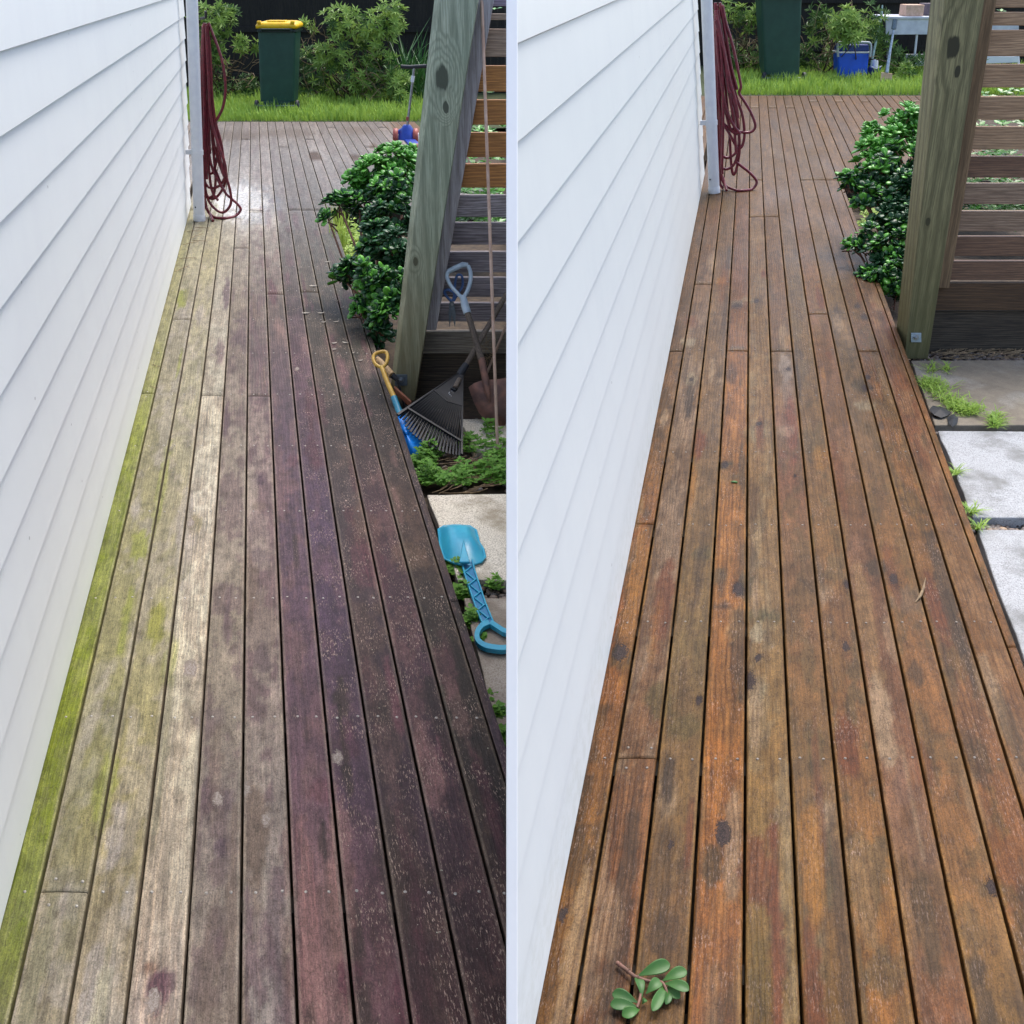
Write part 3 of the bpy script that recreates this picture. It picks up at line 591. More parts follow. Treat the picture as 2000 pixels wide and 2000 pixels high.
# ------------------------------------------------------------------ houses with white weatherboards
def house(pl, left):
    cb = (373, 402) if left else (1377, 342); ct = (360.5, 25) if left else (1366, 60)
    B = pl.G(*cb); T = V(ct[0], ct[1], B.y); up = (T-B)/((T-B).z)       # up = the wall's own upright, it leans a little
    F = pl.F
    nrm = F.cross(up).normalized()
    if nrm.x < 0: nrm = -nrm
    def hit(px, py):
        d = ray(px, py); t = (B-CP).dot(nrm)/d.dot(nrm); return CP+d*t
    xs = 25 if left else 1014
    top = hit(xs, 103 if left else 97)
    # height of that lap above the wall's foot, measured along up
    def wh(p):       # p = B + a*F + h*up
        import mathutils
        a = mathutils.Matrix((F, up, nrm)).transposed().inverted() @ (p-B); return a[0], a[1]
    e = wh(top)[1]/10
    root = thing('house' if left else 'weatherboard_wall', 'white weatherboard house wall along the left edge of the mossy walkway' if left else
                 'white weatherboard wall between the two walkways, left of the washed deck', 'wall', B)
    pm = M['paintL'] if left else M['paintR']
    hi = 12
    def wp(v, h, out): return B + F*(v-B.y) + up*h + nrm*(out-(.013 if left else .012))
    if left:
        ends = lambda h: (-1.2, B.y)
    else:
        def ends(h):           # the near end stops at the corner board
            p = B + up*h; t = -p.x/F.x; return (p.y+t+.0, B.y)
    for k in range(hi):
        h0, h1 = k*e + .012, (k+1)*e
        o0, o1 = (.015, .003) if left else (.010, .002)
        q0 = []; q1 = []
        for (h, o) in ((h0, o0), (h1+.012, o1), (h1+.012, -.02), (h0, -.02)):
            a, b = ends(h); q0.append(wp(a, h, o)); q1.append(wp(b, h, o))
        if not left:
            q0 = [p - F*(p.x/F.x) + F*(.004/F.x) for p in q0]
        mb = MB(); mb.hexa(q1, q0); mb.build('weatherboard', pm, root, bevel=.0025)
    # body of the house behind the boards
    H = hi*e; mb = MB()
    if left:
        a, b = -1.2, B.y-.05
        q = [wp(a, .012, -.022), wp(b, .012, -.022), wp(b, .012, -.022)-X*6, wp(a, .012, -.022)-X*6]
        mb.hexa(q, [p+up*H for p in q]); mb.build('wall_core', M['wallcore'], root)
        r0 = [p+up*(H+.004) for p in q]; mb = MB(); mb.hexa([r0[0]+X*.05, r0[1]+X*.05+F*.4, r0[2]+F*.4, r0[3]], [p+Vector((0, 0, .12)) for p in (r0[0]+X*.05, r0[1]+X*.05+F*.4, r0[2]+F*.4, r0[3])])
        mb.build('roof', M['binD'], root)
    else:
        b = B.y-.05; TH = .20
        def quad(h):
            a, _ = ends(h); p0 = wp(a, h, -.022); p0 = p0-F*(p0.x/F.x)+F*(.004/F.x)+Vector((0, .02, 0)); p1 = wp(b, h, -.022); p2 = p1-nrm*TH; p3 = p0-nrm*TH; p3 = p3+F*((.004-p3.x)/F.x); return [p0, p1, p2, p3]
        t0, t1 = quad(.012), quad(H)
        mb.hexa(t0, t1); mb.build('wall_core', M['wallcore'], root)
        mb = MB(); cap = [t1[0]+Vector((0, 0, .004)), t1[1]+nrm*.03+Vector((0, 0, .004)), t1[2]-nrm*.03+Vector((0, 0, .004)), t1[3]+Vector((0, 0, .004))]; mb.prism(cap, (0, 0, .03)); mb.build('coping', M['trim'], root)
        for k in range(hi):
            h0, h1 = k*e+.012, (k+1)*e+.012; n0, n1 = quad(h0), quad(h1)
            mb = MB(); f0 = [n0[3]-nrm*.001, n0[2]-nrm*.001, n1[2]-nrm*.001, n1[3]-nrm*.001]; f1 = [n0[3]-nrm*.022, n0[2]-nrm*.022, n1[2]-nrm*.006, n1[3]-nrm*.006]
            for q in f0+f1: q.x = max(q.x, .003)
            mb.hexa(f0, f1); mb.build('back_weatherboard', pm, root)
        # corner board covering the ends of the boards
        pa, pb = [], []
        for h, hw in ((-.03, .0112), (H, .0125)):
            a, _ = ends(h); c = wp(a, h, .030); c = c - F*(c.x/F.x); c.y -= .004
            for dx, dy in ((-hw, 0), (hw, 0), (hw, .024), (-hw, .024)): (pa if h < 0 else pb).append(Vector((dx, c.y+dy, c.z)))
        mb = MB(); mb.hexa(pa, pb); mb.build('corner_board', M['trim'], root, bevel=.002)
    return root, B, up
hL, BL, upL = house(L, True)
hR, BR, upR = house(Rt, False)

# downpipes
def pipe(pl, left):
    (bx, by), (tx, ty) = ((389.5, 431), (375, 10)) if left else ((1395, 377), (1380.5, 8))
    b = pl.G(bx, by, .0); Y = b.y; wd = 10.6 if left else 10.4
    t = V(tx, ty, Y); t = t + (t-b)*.25
    r = .0535 if left else .0530
    root = thing('downpipe', 'white round downpipe at the far corner of the mossy walkway wall' if left else 'white round downpipe at the far corner of the washed walkway wall', 'downpipe', b, 'white downpipes')
    mb = MB(); mb.tube([b, b.lerp(t, .5), t], r, 24); mb.build('pipe', M['pipe'], root)
    d = (t-b).normalized()
    mb = MB(); mb.tube([b+d*.002, b+d*.05, b+d*.062], [r+.005, r+.005, r+.001], 24); mb.build('socket', M['pipe'], root)
    cy = 297 if left else 240
    c = V(bx+(tx-bx)*(by-cy)/(by-ty), cy, Y)
    mb = MB(); mb.tube([c-d*.022, c+d*.022], r+.006, 24); k = c + X*-(r+.02)+Vector((0, .0, 0)); mb.box(k, .07, .03, .04); mb.build('bracket', M['pipe'], root)
    if True:
        h = V(bx-8, by-26, Y-.055); mb = MB(); mb.tube([h, h+Vector((0, .012, 0))], .007, 8); mb.build('weep_hole', M['rubber'], root)
    return root
pipe(L, True); pipe(Rt, False)

# hoses
def hose(pl, left):
    if left:
        Y = L.G(418, 424).y; Yw = Y; mat = M['hoseL']; r = .0135; hook = (399, 42)
        S = [[(407,44),(416,68),(425,91),(434,120),(439,150),(440,181),(435,210),(425,231),(418,239)],
             [(400,46),(402,90),(410,155),(420,233),(432,280),(440,336),(450,375),(450,400),(436,415),(418,406),(404,383),(398,340)],
             [(420,330),(438,373),(452,388),(464,399),(470,410),(459,422),(438,426),(418,424),(405,410),(401,392)],
             [(397,50),(396,200),(397,300),(402,326),(410,339),(419,330),(425,285),(416,207),(405,103),(402,50)],
             [(396,60),(396,240),(398,336),(404,362),(418,367),(434,357),(441,330),(430,285),(418,220),(408,120),(404,52)],
             [(395,150),(398,340),(402,376),(412,388),(425,383),(438,362),(441,335),(428,270),(412,190),(404,100)],
             [(398,250),(399,388),(404,408),(410,419),(416,431)],
             [(399,45),(399,120),(403,250),(412,320),(430,360),(438,372)],
             [(401,45),(404,130),(409,220),(420,290),(432,330),(440,350)],
             [(397,48),(394,120),(396,250),(399,350),(400,395)],
             [(404,46),(410,100),(413,180),(414,260),(418,310),(421,350),(417,380),(404,388)],
             [(398,50),(398,160),(401,300),(404,350)],[(400,48),(400,150),(404,260),(408,330),(414,372),(426,392)],[(396,52),(394,180),(395,300),(399,372)],[(403,48),(407,120),(407,220),(410,300)],[(406,50),(411,140),(417,220),(426,290),(438,345)],[(402,50),(407,150),(412,230),(424,275),(436,310)]]
        lab = 'dark maroon garden hose hung in long loops beside the mossy walkway downpipe'
    else:
        Y = Rt.G(1438, 372).y; mat = M['hoseR']; r = .0135; hook = (1402, 2)
        S = [[(1411,10),(1418,45),(1428,78),(1436,110),(1441,135),(1447,168),(1444,182),(1455,200),(1466,219),(1475,243),(1471,255),(1459,259),(1440,256),(1420,247),(1412,240)],
             [(1401,10),(1408,60),(1417,104),(1436,181),(1450,225),(1454,262),(1450,284),(1444,290)],
             [(1437,316),(1450,326),(1466,339),(1478,355),(1469,369),(1450,372),(1436,371),(1414,358),(1405,320),(1400,207),(1397,80),(1397,5)],
             [(1398,5),(1400,150),(1403,285),(1412,305),(1425,307),(1439,294),(1443,262),(1434,180),(1420,100),(1408,8)],
             [(1397,30),(1400,200),(1405,310),(1415,330),(1432,323),(1441,300),(1444,270),(1436,215),(1420,160),(1404,60)],
             [(1404,20),(1415,150),(1424,250),(1428,320),(1433,341),(1440,322),(1444,276),(1428,180),(1412,104),(1400,30)],
             [(1397,40),(1412,90),(1425,155),(1436,195),(1442,230)],
             [(1400,20),(1406,120),(1412,190),(1426,250),(1440,262)],
             [(1398,20),(1399,130),(1402,240),(1407,330),(1413,350),(1419,372)],
             [(1406,5),(1418,70),(1428,130),(1440,175)],[(1397,20),(1397,160),(1400,270),(1405,350),(1412,368)],[(1399,20),(1408,100),(1412,180),(1412,260),(1410,330)],[(1403,20),(1411,90),(1420,160),(1432,230),(1438,300)],[(1398,30),(1404,120),(1415,200),(1430,240),(1446,262)],[(1398,20),(1401,100),(1404,190),(1410,235),(1424,260),(1440,290)],
             [(1402,20),(1404,90),(1406,180),(1409,300),(1411,340)],[(1400,30),(1416,110),(1422,170),(1428,182)]]
        lab = 'wine red garden hose hung in long loops beside the washed walkway downpipe'
    root = thing('garden_hose', lab, 'hose', V(hook[0], hook[1]+300, Y), 'wall hung hoses')
    rn = random.Random(5)
    g = MB(); hk = V(hook[0]-4, hook[1]-3, Y+.05); 
    for i, s in enumerate(S):
        dy = rn.uniform(-.05, .06); mb = MB()
        pts = []
        for (x, y) in s:
            p = V(x, y, Y+dy)
            if (p.dot(pl.n)) < .013: p = pl.G(x, y, .013)
            pts.append(p)
        mb.tube(crom(pts, 6), r, 8); mb.build('hose_loop', mat, root)
    mb = MB(); h0 = V(hook[0], hook[1], Y); mb.tube([h0+Vector((-.06, .12, .02)), h0+Vector((0, .04, .03)), h0+Vector((.03, -.04, .04)), h0+Vector((.035, -.05, .09))], .012, 8); mb.build('hook', M['rubber'], root)
hose(L, True); hose(Rt, False)

# ------------------------------------------------------------------ leaves
def leaf_pts(base, d, n, ln, wd, cup=.15, seg=5, tipw=.62):
    """obovate leaf: outline points and a raised spine; d = direction, n = face normal"""
    d = d.normalized(); n = (n-d*n.dot(d)).normalized(); s = d.cross(n)
    prof = [(0, .10), (.25, .45), (.5, .82), (.72, 1.0), (.88, .82), (1.0, .28)]
    vs = []; 
    for t, w_ in prof:
        c = base + d*ln*t - n*ln*cup*(4*t*(1-t))*-.5
        vs += [c-s*wd/2*w_+n*ln*.05, c+n*-.0, c+s*wd/2*w_+n*ln*.05]
    m = len(prof); fs = []
    for i in range(m-1): fs += [[i*3, i*3+1, i*3+4, i*3+3], [i*3+1, i*3+2, i*3+5, i*3+4]]
    return vs, fs
def thick_leaf(mb, base, d, n, ln, wd, th=.12):
    d = d.normalized(); n = (n-d*n.dot(d)).normalized(); s = d.cross(n)
    prof = [(0, .12), (.22, .42), (.48, .84), (.70, 1.0), (.88, .80), (1.0, .22)]
    vs = []
    for t, w_ in prof:
        c = base+d*ln*t - n*ln*.18*(t**2)
        hh = ln*th*(.4+.6*w_)
        vs += [c-s*wd/2*w_, c+n*hh*.5-s*wd*.22*w_, c+n*hh*.36, c+n*hh*.5+s*wd*.22*w_, c+s*wd/2*w_, c-n*hh*.6]
    k = 6; m = len(prof); fs = [[i*k+j, i*k+(j+1) % k, (i+1)*k+(j+1) % k, (i+1)*k+j] for i in range(m-1) for j in range(k)]
    fs.append([(m-1)*k+j for j in range(k)])
    mb.add(vs, fs, True)

def rv(rn): return Vector((rn.gauss(0, 1), rn.gauss(0, 1), rn.gauss(0, 1))).normalized()
def jade(pl, label, base_px, clumps, seed, mats):
    rn = random.Random(seed); b = pl.G(*base_px, -.16)
    root = thing('jade_plant', label, 'succulent', b)
    protos = []
    for k in range(4):
        mb = MB(); thick_leaf(mb, Vector(), Vector((0, 0, 1)), Vector((0, -1, 0)), 1.0, .58+.05*k, .14)
        me = bpy.data.meshes.new('leaf'); me.from_pydata(mb.v, [], mb.f); me.polygons.foreach_set('use_smooth', [True]*len(mb.f))
        me.materials.append(mats[0] if k % 2 == 0 else mats[1]); protos.append(me)
    stuff = [MB(), MB()]; stems = MB(); cand = []
    for (px, py, rp, Y, dens, tone) in clumps:
        rp *= rn.uniform(.98, 1.1); dens = int(dens*1.35); c = V(px, py, Y); r = rp*(c-CP).dot(FWD)/FOC
        mid = b.lerp(c, .5)+Vector((rn.uniform(-.05, .05), 0, rn.uniform(-.1, .1)))
        stems.tube(crom([b+Vector((rn.uniform(-.06, .06), rn.uniform(-.06, .06), 0)), mid, c], 4), [.015-.009*i/8 for i in range(9)], 6)
        for i in range(dens):
            q = rv(rn); q = Vector((q.x, q.y*.9, q.z)); rr = r*(rn.random()**.35)*(1.12 if rn.random() < .18 else 1)
            p = c+q*rr
            if p.dot(pl.n) < -.13: continue
            outd = (q*.75+Vector((0, -.15, .85))).normalized()
            if rr > .6*r and rn.random() < .5: stems.tube([p-outd*.05, p-outd*.10-q*.05], .006, 5, False)
            a0 = rn.uniform(0, 6.28); e1 = outd.orthogonal().normalized(); e2 = outd.cross(e1)
            L0 = rn.uniform(.052, .096)
            for wi, (nl, tl, sc_) in enumerate(((4, 1.05, 1), (4, .6, .86), (2, .22, .6))):
                for j in range(nl):
                    a = a0+wi*.8+j*6.283/nl; side = e1*math.cos(a)+e2*math.sin(a)
                    d = (side*math.sin(tl)+outd*math.cos(tl)).normalized(); nn = (outd*math.sin(tl)-side*math.cos(tl))
                    ln = L0*sc_*rn.uniform(.8, 1.15); vis = -q.y*.6 + q.z*.5 + rr/r
                    cand.append((vis+tone*.2, p, d, nn, ln, tone))
    cand.sort(key=lambda t: -t[0])
    for i, (_, p, d, nn, ln, tone) in enumerate(cand):
        if i < 230:
            import mathutils
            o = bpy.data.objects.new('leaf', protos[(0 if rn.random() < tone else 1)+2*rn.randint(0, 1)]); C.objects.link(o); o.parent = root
            z = d.normalized(); y = -(nn-z*nn.dot(z)).normalized(); x = y.cross(z)
            mt = mathutils.Matrix((x, y, z)).transposed().to_4x4(); mt.translation = p-ORG[root.name]
            o.matrix_local = mt @ mathutils.Matrix.Scale(ln, 4)
        else:
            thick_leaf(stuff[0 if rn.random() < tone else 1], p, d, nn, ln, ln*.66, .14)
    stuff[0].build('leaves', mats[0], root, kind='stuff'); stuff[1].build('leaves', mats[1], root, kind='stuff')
    stems.build('stems', M['stemj'], root)
JM = [M['jadeT'], M['jadeD']]
jade(L, 'large jade plant spilling over the edge of the mossy walkway', (745, 660),
     [(768,325,38,8.7,28,1),(800,310,24,8.9,12,1),(735,345,40,8.6,26,.95),(770,370,46,8.4,30,.6),(700,350,20,8.6,9,.9),(662,402,21,8.3,10,.6),(640,425,9,8.2,3,.4),
      (712,395,28,8.4,14,.35),(760,430,44,8.1,30,.12),(735,470,34,7.9,20,.10),(775,490,34,7.7,20,.1),(690,530,26,7.9,12,.25),(730,545,34,7.5,20,.55),(765,560,32,7.4,16,.4),
      (705,600,20,7.5,8,.7),(752,612,20,7.3,8,.6),(740,650,22,7.3,6,.15),(665,540,12,8.0,4,.3)], 3, JM)
jade(Rt, 'large jade plant beside the brown post of the washed walkway', (1765, 565),
     [(1760,245,40,9.6,28,1),(1790,235,26,9.8,14,1),(1725,285,38,9.4,26,1),(1700,258,10,9.6,4,1),(1775,310,38,9.2,26,.7),(1690,320,22,9.3,11,.9),(1718,340,32,9.1,16,.5),(1765,370,42,8.9,28,.25),
      (1662,355,17,9.0,9,.6),(1692,388,24,8.9,12,.3),(1735,420,36,8.7,24,.12),(1775,440,34,8.5,22,.12),(1700,470,26,8.5,13,.3),(1740,490,34,8.3,22,.35),(1670,478,12,8.5,4,.5),
      (1725,540,30,8.1,15,.6),(1765,540,28,8.0,14,.3),(1692,540,14,8.2,5,.6),(1750,580,18,8.0,5,.2)], 9, JM)

# bigger fallen jade cutting on the washed deck
def cutting():
    b = Rt.G(1215, 1888, .01); root = thing('jade_cutting', 'broken jade sprig with round green leaves lying on the washed boards', 'cutting', b)
    st = MB(); pts = [Rt.G(1205, 1880, .012), Rt.G(1222, 1893, .014), Rt.G(1240, 1907, .014), Rt.G(1262, 1915, .016), Rt.G(1275, 1917, .016)]
    st.tube(crom(pts, 4), [.0052-.0016*i/16 for i in range(17)], 8)
    for i in (1, 5, 9): 
        p = crom(pts, 4)[i]; q = crom(pts, 4)[i+1]; st.tube([p, p.lerp(q, .25)], .0066, 8)
    st.tube(crom([Rt.G(1256, 1914, .012), Rt.G(1252, 1930, .012), Rt.G(1250, 1950, .010), Rt.G(1244, 1968, .010)], 4), .0035, 6)
    st.tube(crom([Rt.G(1275, 1917, .014), Rt.G(1292, 1918, .02), Rt.G(1300, 1930, .02), Rt.G(1303, 1945, .012)], 4), .0035, 6)
    st.build('stem', M['stemj'], root)
    Lf = [((1246,1906),(1308,1882),.034,.025,.4),((1294,1916),(1341,1896),.030,.028,-.1),((1298,1921),(1346,1934),.030,.026,.3),((1262,1941),(1290,1915),.028,.020,.0),
          ((1254,1948),(1244,1910),.024,.014,.3),((1300,1922),(1274,1975),.026,.020,.2),((1298,1928),(1328,1950),.024,.010,-.2),((1245,1958),(1196,1940),.030,.018,-.2),
          ((1246,1968),(1192,1962),.030,.014,.35),((1249,1972),(1215,1984),.028,.010,.2),((1254,1962),(1262,1952),.012,.012,0),((1304,1930),(1300,1962),.020,.012,.4)]
    for (p0, p1, wd, w_, tw) in Lf:
        a = Rt.G(*p0, w_*.6); b_ = Rt.G(*p1, w_); d = b_-a; ln = d.length
        n = (Rt.n + X*tw + Vector((0, -.35, 0))).normalized()
        mb = MB(); d2 = d.normalized(); n2 = (n-d2*n.dot(d2)).normalized(); s = d2.cross(n2)
        prof = [(0, .10), (.08, .2), (.2, .42), (.35, .68), (.5, .88), (.65, 1), (.8, .96), (.9, .76), (.97, .42), (1, .08)]; k = 10; vs = []
        for t, f in prof:
            c = a+d2*ln*t+n2*.006*math.sin(t*3.1)
            for j in range(k):
                an = 6.283*j/k; vs.append(c+s*math.cos(an)*wd/2*f+n2*(math.sin(an)*.0016*(.4+.6*f)+abs(math.cos(an))**2*.0055*f))
        mb.add(vs, [[i*k+j, i*k+(j+1) % k, (i+1)*k+(j+1) % k, (i+1)*k+j] for i in range(len(prof)-1) for j in range(k)], True)
        mb.build('leaf', M['jadeE'], root)
cutting()

# ------------------------------------------------------------------ post with batten, slat screen, retaining board
def screen(pl, left):
    bw = -.16
    if left:
        base = (784, 783); Y = pl.G(*base, bw).y
        front = [(768, 783), (810, 783), (935, -6), (861, -6)]; side_l = [(760, 783), (849, -6)]
        bat = [(833, 645), (852, 645), (966, -6), (935, -6)]
        sl = [(-20, 12, 962), (25, 39, 960), (55, 111, 957), (126.7, 179, 944), (193.6, 244, 934), (257.8, 307, 922), (319, 366.6, 910), (380, 424, 899), (434, 478, 890), (491, 532, 876), (541.5, 580, 866), (591, 628, 858)]
        rail = (648, 690); retain = (691, 792); xe = .62; xleft = 812
        cols = ['p', 'g', 'g', 'o', 'o', 'o', 'o', 'd', 'd', 'd', 'd', 'd']
        kn = [(864, 152, .050), (871, 210, .022), (811, 511, .020)]
        lab = 'greenish timber post with two big knots beside the leaning garden tools'
    else:
        base = (1788, 701); Y = pl.G(*base, bw).y
        front = [(1766, 701), (1812.5, 701), (1924, -6), (1846, -6)]; side_l = [(1762, 701), (1838, -6)]
        bat = [(1833, 563), (1854, 563), (1948, -6), (1924, -6)]
        sl = [(-20, 15, 0), (22, 50, 0), (57, 110, 0), (124, 171, 0), (187, 234, 0), (246, 292, 0), (304, 347, 0), (357, 399, 0), (411, 452, 0), (460.6, 500, 0), (508.7, 547, 0)]
        rail = (553.7, 606); retain = (607, 688); xe = None; xleft = 1815
        cols = ['t', 't', 't', 't', 't', 't', 'r', 'q', 'q', 'r', 'r']
        kn = [(1862, 93, .050), (1870, 140, .022), (1813, 433, .020)]
        lab = 'brown green timber post with dark knots beside the pavers'
    f = [V(x, y, Y) for x, y in front]; bx = Vector((0, .17, 0)) 
    fl = [V(x, y, Y+.05) for x, y in side_l]
    gb = (f[0]+f[1])/2
    kp = [(tuple(V(x, y, Y)-gb), r) for x, y, r in kn]
    if left: pm = wood('green_post_timber', rgb(156, 168, 145), rgb(187, 192, 168), rgb(114, 123, 103), 2, 1, .75, kp, (rgb(112, 92, 46), -.05, 1.1), 2.4, .6)
    else: pm = wood('brown_post_timber', rgb(135, 128, 91), rgb(158, 150, 108), rgb(85, 81, 54), 2, 1, .75, kp, (rgb(82, 78, 40), -.05, 1.1), 2.4, .65)
    root = thing('timber_post', lab, 'post', gb)
    mb = MB()      # chamfered square post
    def sec(k):    # section at bottom (0) / top (1)
        a, b_ = (f[0], f[1]) if k == 0 else (f[3], f[2]); c = fl[k]
        ch = .010
        return [a+X*ch*0, b_, b_+bx, c+bx, c]
    s0, s1 = sec(0), sec(1); n = 5
    mb.add(s0+s1, [list(range(n))[::-1], list(range(n, 2*n))]+[[i, (i+1) % n, (i+1) % n+n, i+n] for i in range(n)])
    mb.build('post', pm, root, bevel=.004, seg=2)
    # plate and bolt
    pc, hs = ((783.5, 742), 12) if left else ((1789, 659), 10)
    q = [V(pc[0]-hs, pc[1]-hs*.9, Y-.002), V(pc[0]+hs, pc[1]-hs*.9, Y-.002), V(pc[0]+hs, pc[1]+hs*.9, Y-.002), V(pc[0]-hs, pc[1]+hs*.9, Y-.002)]
    mb = MB(); mb.prism(q, (0, -.005, 0)); mb.build('bolt_plate', M['galv'] if left else M['galvR'], root, bevel=.001)
    c = V(pc[0], pc[1], Y-.008); mb = MB(); mb.tube([c, c+Vector((0, -.003, 0))], .017, 16); mb.tube([c, c+Vector((0, -.014, 0))], .011, 6, smooth=False); mb.tube([c, c+Vector((0, -.024, 0))], .006, 10); mb.build('bolt', M['steel'], root)
    # batten fixed behind the post
    bt = [V(x, y, Y+.13) for x, y in bat]
    mb = MB(); mb.prism([bt[0]-X*.08, bt[1], bt[2], bt[3]-X*.08], (0, .045, 0))
    bm_ = wood('grey_batten_timber', rgb(205, 200, 203), rgb(167, 161, 161), rgb(132, 123, 121), 2, 1, .8, (), None, 3) if left else wood('brown_batten_timber', rgb(154, 126, 94), rgb(131, 105, 75), rgb(94, 74, 52), 2, 1, .8, (), None, 3)
    mb.build('batten', bm_, root, bevel=.003)
    # slat screen
    Ys = Y+.20
    mats = {'p': wood('purple_grey_slat', rgb(150, 135, 150), rgb(177, 165, 177), rgb(110, 97, 110), 0, 1, .8),
            'g': wood('grey_brown_slat', rgb(189, 165, 143), rgb(165, 134, 110), rgb(121, 101, 84), 0, 1, .8),
            'o': wood('orange_brown_slat', rgb(212, 149, 82), rgb(182, 126, 69), rgb(129, 86, 49), 0, 1, .7),
            'd': wood('dark_weathered_slat', rgb(127, 118, 122), rgb(182, 173, 175), rgb(78, 71, 71), 0, 1, .8),
            't': wood('tan_slat', rgb(206, 170, 134), rgb(180, 144, 110), rgb(128, 103, 79), 0, 1, .8),
            'r': wood('red_brown_slat', rgb(147, 112, 86), rgb(125, 92, 70), rgb(85, 64, 51), 0, 1, .7),
            'q': wood('pink_brown_slat', rgb(171, 145, 120), rgb(148, 118, 96), rgb(106, 84, 67), 0, 1, .7)} if True else {}
    org = V(xleft, retain[1], Ys)
    scr = thing('slat_screen', 'slatted timber screen right of the greenish post, orange slats above dark weathered ones' if left else 'slatted timber screen right of the brown post, tan slats above red brown ones', 'screen', org)
    def span(y0, y1, xl_px, Yq, th, m, name, xr=None):
        a = V(xl_px, y1, Yq); b_ = V(xl_px, y0, Yq)
        xr_ = xe if left else 3.9
        q = [a, Vector((xr_, a.y, a.z)), Vector((xr_, b_.y, b_.z)), Vector((a.x, b_.y, b_.z))]
        mb = MB(); mb.prism([q[3], q[2], q[1], q[0]], (0, th, 0)); return mb.build(name, m, scr, bevel=.0025)
    for i, ((y0, y1, _), cc) in enumerate(zip(sl, cols)):
        # post edge at that height: start the slat behind the batten
        ym = (y0+y1)/2; t = (bat[0][1]-ym)/(bat[0][1]-bat[2][1]); xl = bat[0][0]+(bat[3][0]-bat[0][0])*t-6
        span(y0+2.0, y1, xl, Ys, .045, mats[cc], 'slat')
    span(rail[0], rail[1], (xleft-8), Ys-.02, .05, wood('rail_timber', rgb(124, 115, 103), rgb(148, 139, 124), rgb(84, 76, 67), 0, 1, .8) if left else wood('rail_timber', rgb(110, 82, 56), rgb(92, 68, 46), rgb(64, 48, 34), 0, 1, .8), 'rail')
    span(retain[0], retain[1], (xleft-12), Ys+.005, .05, wood('retaining_board_timber', rgb(96, 84, 70), rgb(74, 64, 52), rgb(46, 40, 34), 0, 1, .9), 'retaining_board')
    # far posts of the screen
    if not left:
        p = V(2120, 700, Ys+.06); mb = MB(); mb.box(p+Vector((0, .06, 1.2)), .1, .1, 2.5); mb.build('end_post', pm, scr, bevel=.004)
    return Y, Ys
YpL, YsL = screen(L, True); YpR, YsR = screen(Rt, False)

# ------------------------------------------------------------------ pavers, pebbles
def paver(pl, pts, mat, label, w=-.15, th=.06, clipx=None):
    v = [pl.G(x, y, w) for x, y in pts]
    if clipx is not None:
        for p in v: p.x = min(p.x, clipx)
    rn = random.Random(int(pts[0][1])); n = len(v); c = sum(v, Vector())/n; mb = MB()
    out = []
    for i in range(n):          # rough edges
        for k in range(8):
            p = v[i].lerp(v[(i+1) % n], k/8)
            if k: 
                q = (p-c); q.z = 0; p = p+q.normalized()*rn.uniform(-.006, .004)
                if clipx is not None: p.x = min(p.x, clipx)
            out.append(p)
    mb.prism(out, (0, 0, -th))
    o = mb.build('paving_stone', mat, org=c, bevel=.006, seg=2); tag(o, label, 'paving stone', 'paving stones beside the walkways'); return o
paver(L, [(898, 818), (1080, 818), (1100, 878), (925, 878)], M['paveL'], 'pale speckled paver half buried in weeds below the rusty shovel', -.155, clipx=.55)
paver(L, [(834, 966), (1090, 962), (1130, 1134), (893, 1132)], M['paveL'], 'sunlit sandy paver under the scoop of the cyan toy spade', -.15, clipx=.55)
paver(L, [(906, 1168), (1100, 1166), (1000, 1420), (968, 1420)], M['paveLd'], 'worn brown paver under the ring handle of the cyan toy spade', -.152, clipx=.55)
paver(Rt, [(1779, 704), (2120, 702), (2222, 830), (1826, 830)], M['paveRd'], 'damp brown paver nearest the brown post with grass across it')
paver(Rt, [(1832, 841), (2170, 843), (2295, 1013), (1900, 1010)], M['paveR'], 'pale grey paver with a white salt ring, middle of the row')
paver(Rt, [(1909, 1034), (2240, 1036), (2484, 1400), (2040, 1400)], M['paveR'], 'plain light grey paver, nearest the camera on the right')
def pebbles(pl, strips, name_label, seed, clipx=None):
    rn = random.Random(seed); mb = MB()
    for (x0, y0, x1, y1, n) in strips:
        for i in range(n):
            p = pl.G(rn.uniform(x0, x1), rn.uniform(y0, y1), -.195)
            if clipx is not None and p.x > clipx-.03: continue
            r = rn.uniform(.010, .024); a = rn.uniform(0, 3.14); e1 = Vector((math.cos(a), math.sin(a), 0)); e2 = Vector((-math.sin(a), math.cos(a), 0)); sx, sy, sz = r, r*rn.uniform(.6, .9), r*rn.uniform(.45, .7)
            vs = [p+Vector((0, 0, sz))]
            for lv in (.7, 0, -.7):
                rad = math.sqrt(1-lv*lv)
                vs += [p+e1*sx*rad*math.cos(t*math.pi/4)*rn.uniform(.93, 1.07)+e2*sy*rad*math.sin(t*math.pi/4)+Vector((0, 0, sz*lv)) for t in range(8)]
            fs = [[0, 1+j, 1+(j+1) % 8] for j in range(8)]+[[1+k*8+j, 1+(k+1)*8+j, 1+(k+1)*8+(j+1) % 8, 1+k*8+(j+1) % 8] for k in range(2) for j in range(8)]
            mb.add(vs, fs, True)
    o = mb.build('pebbles', pebm, kind='stuff'); tag(o, name_label, 'pebbles')
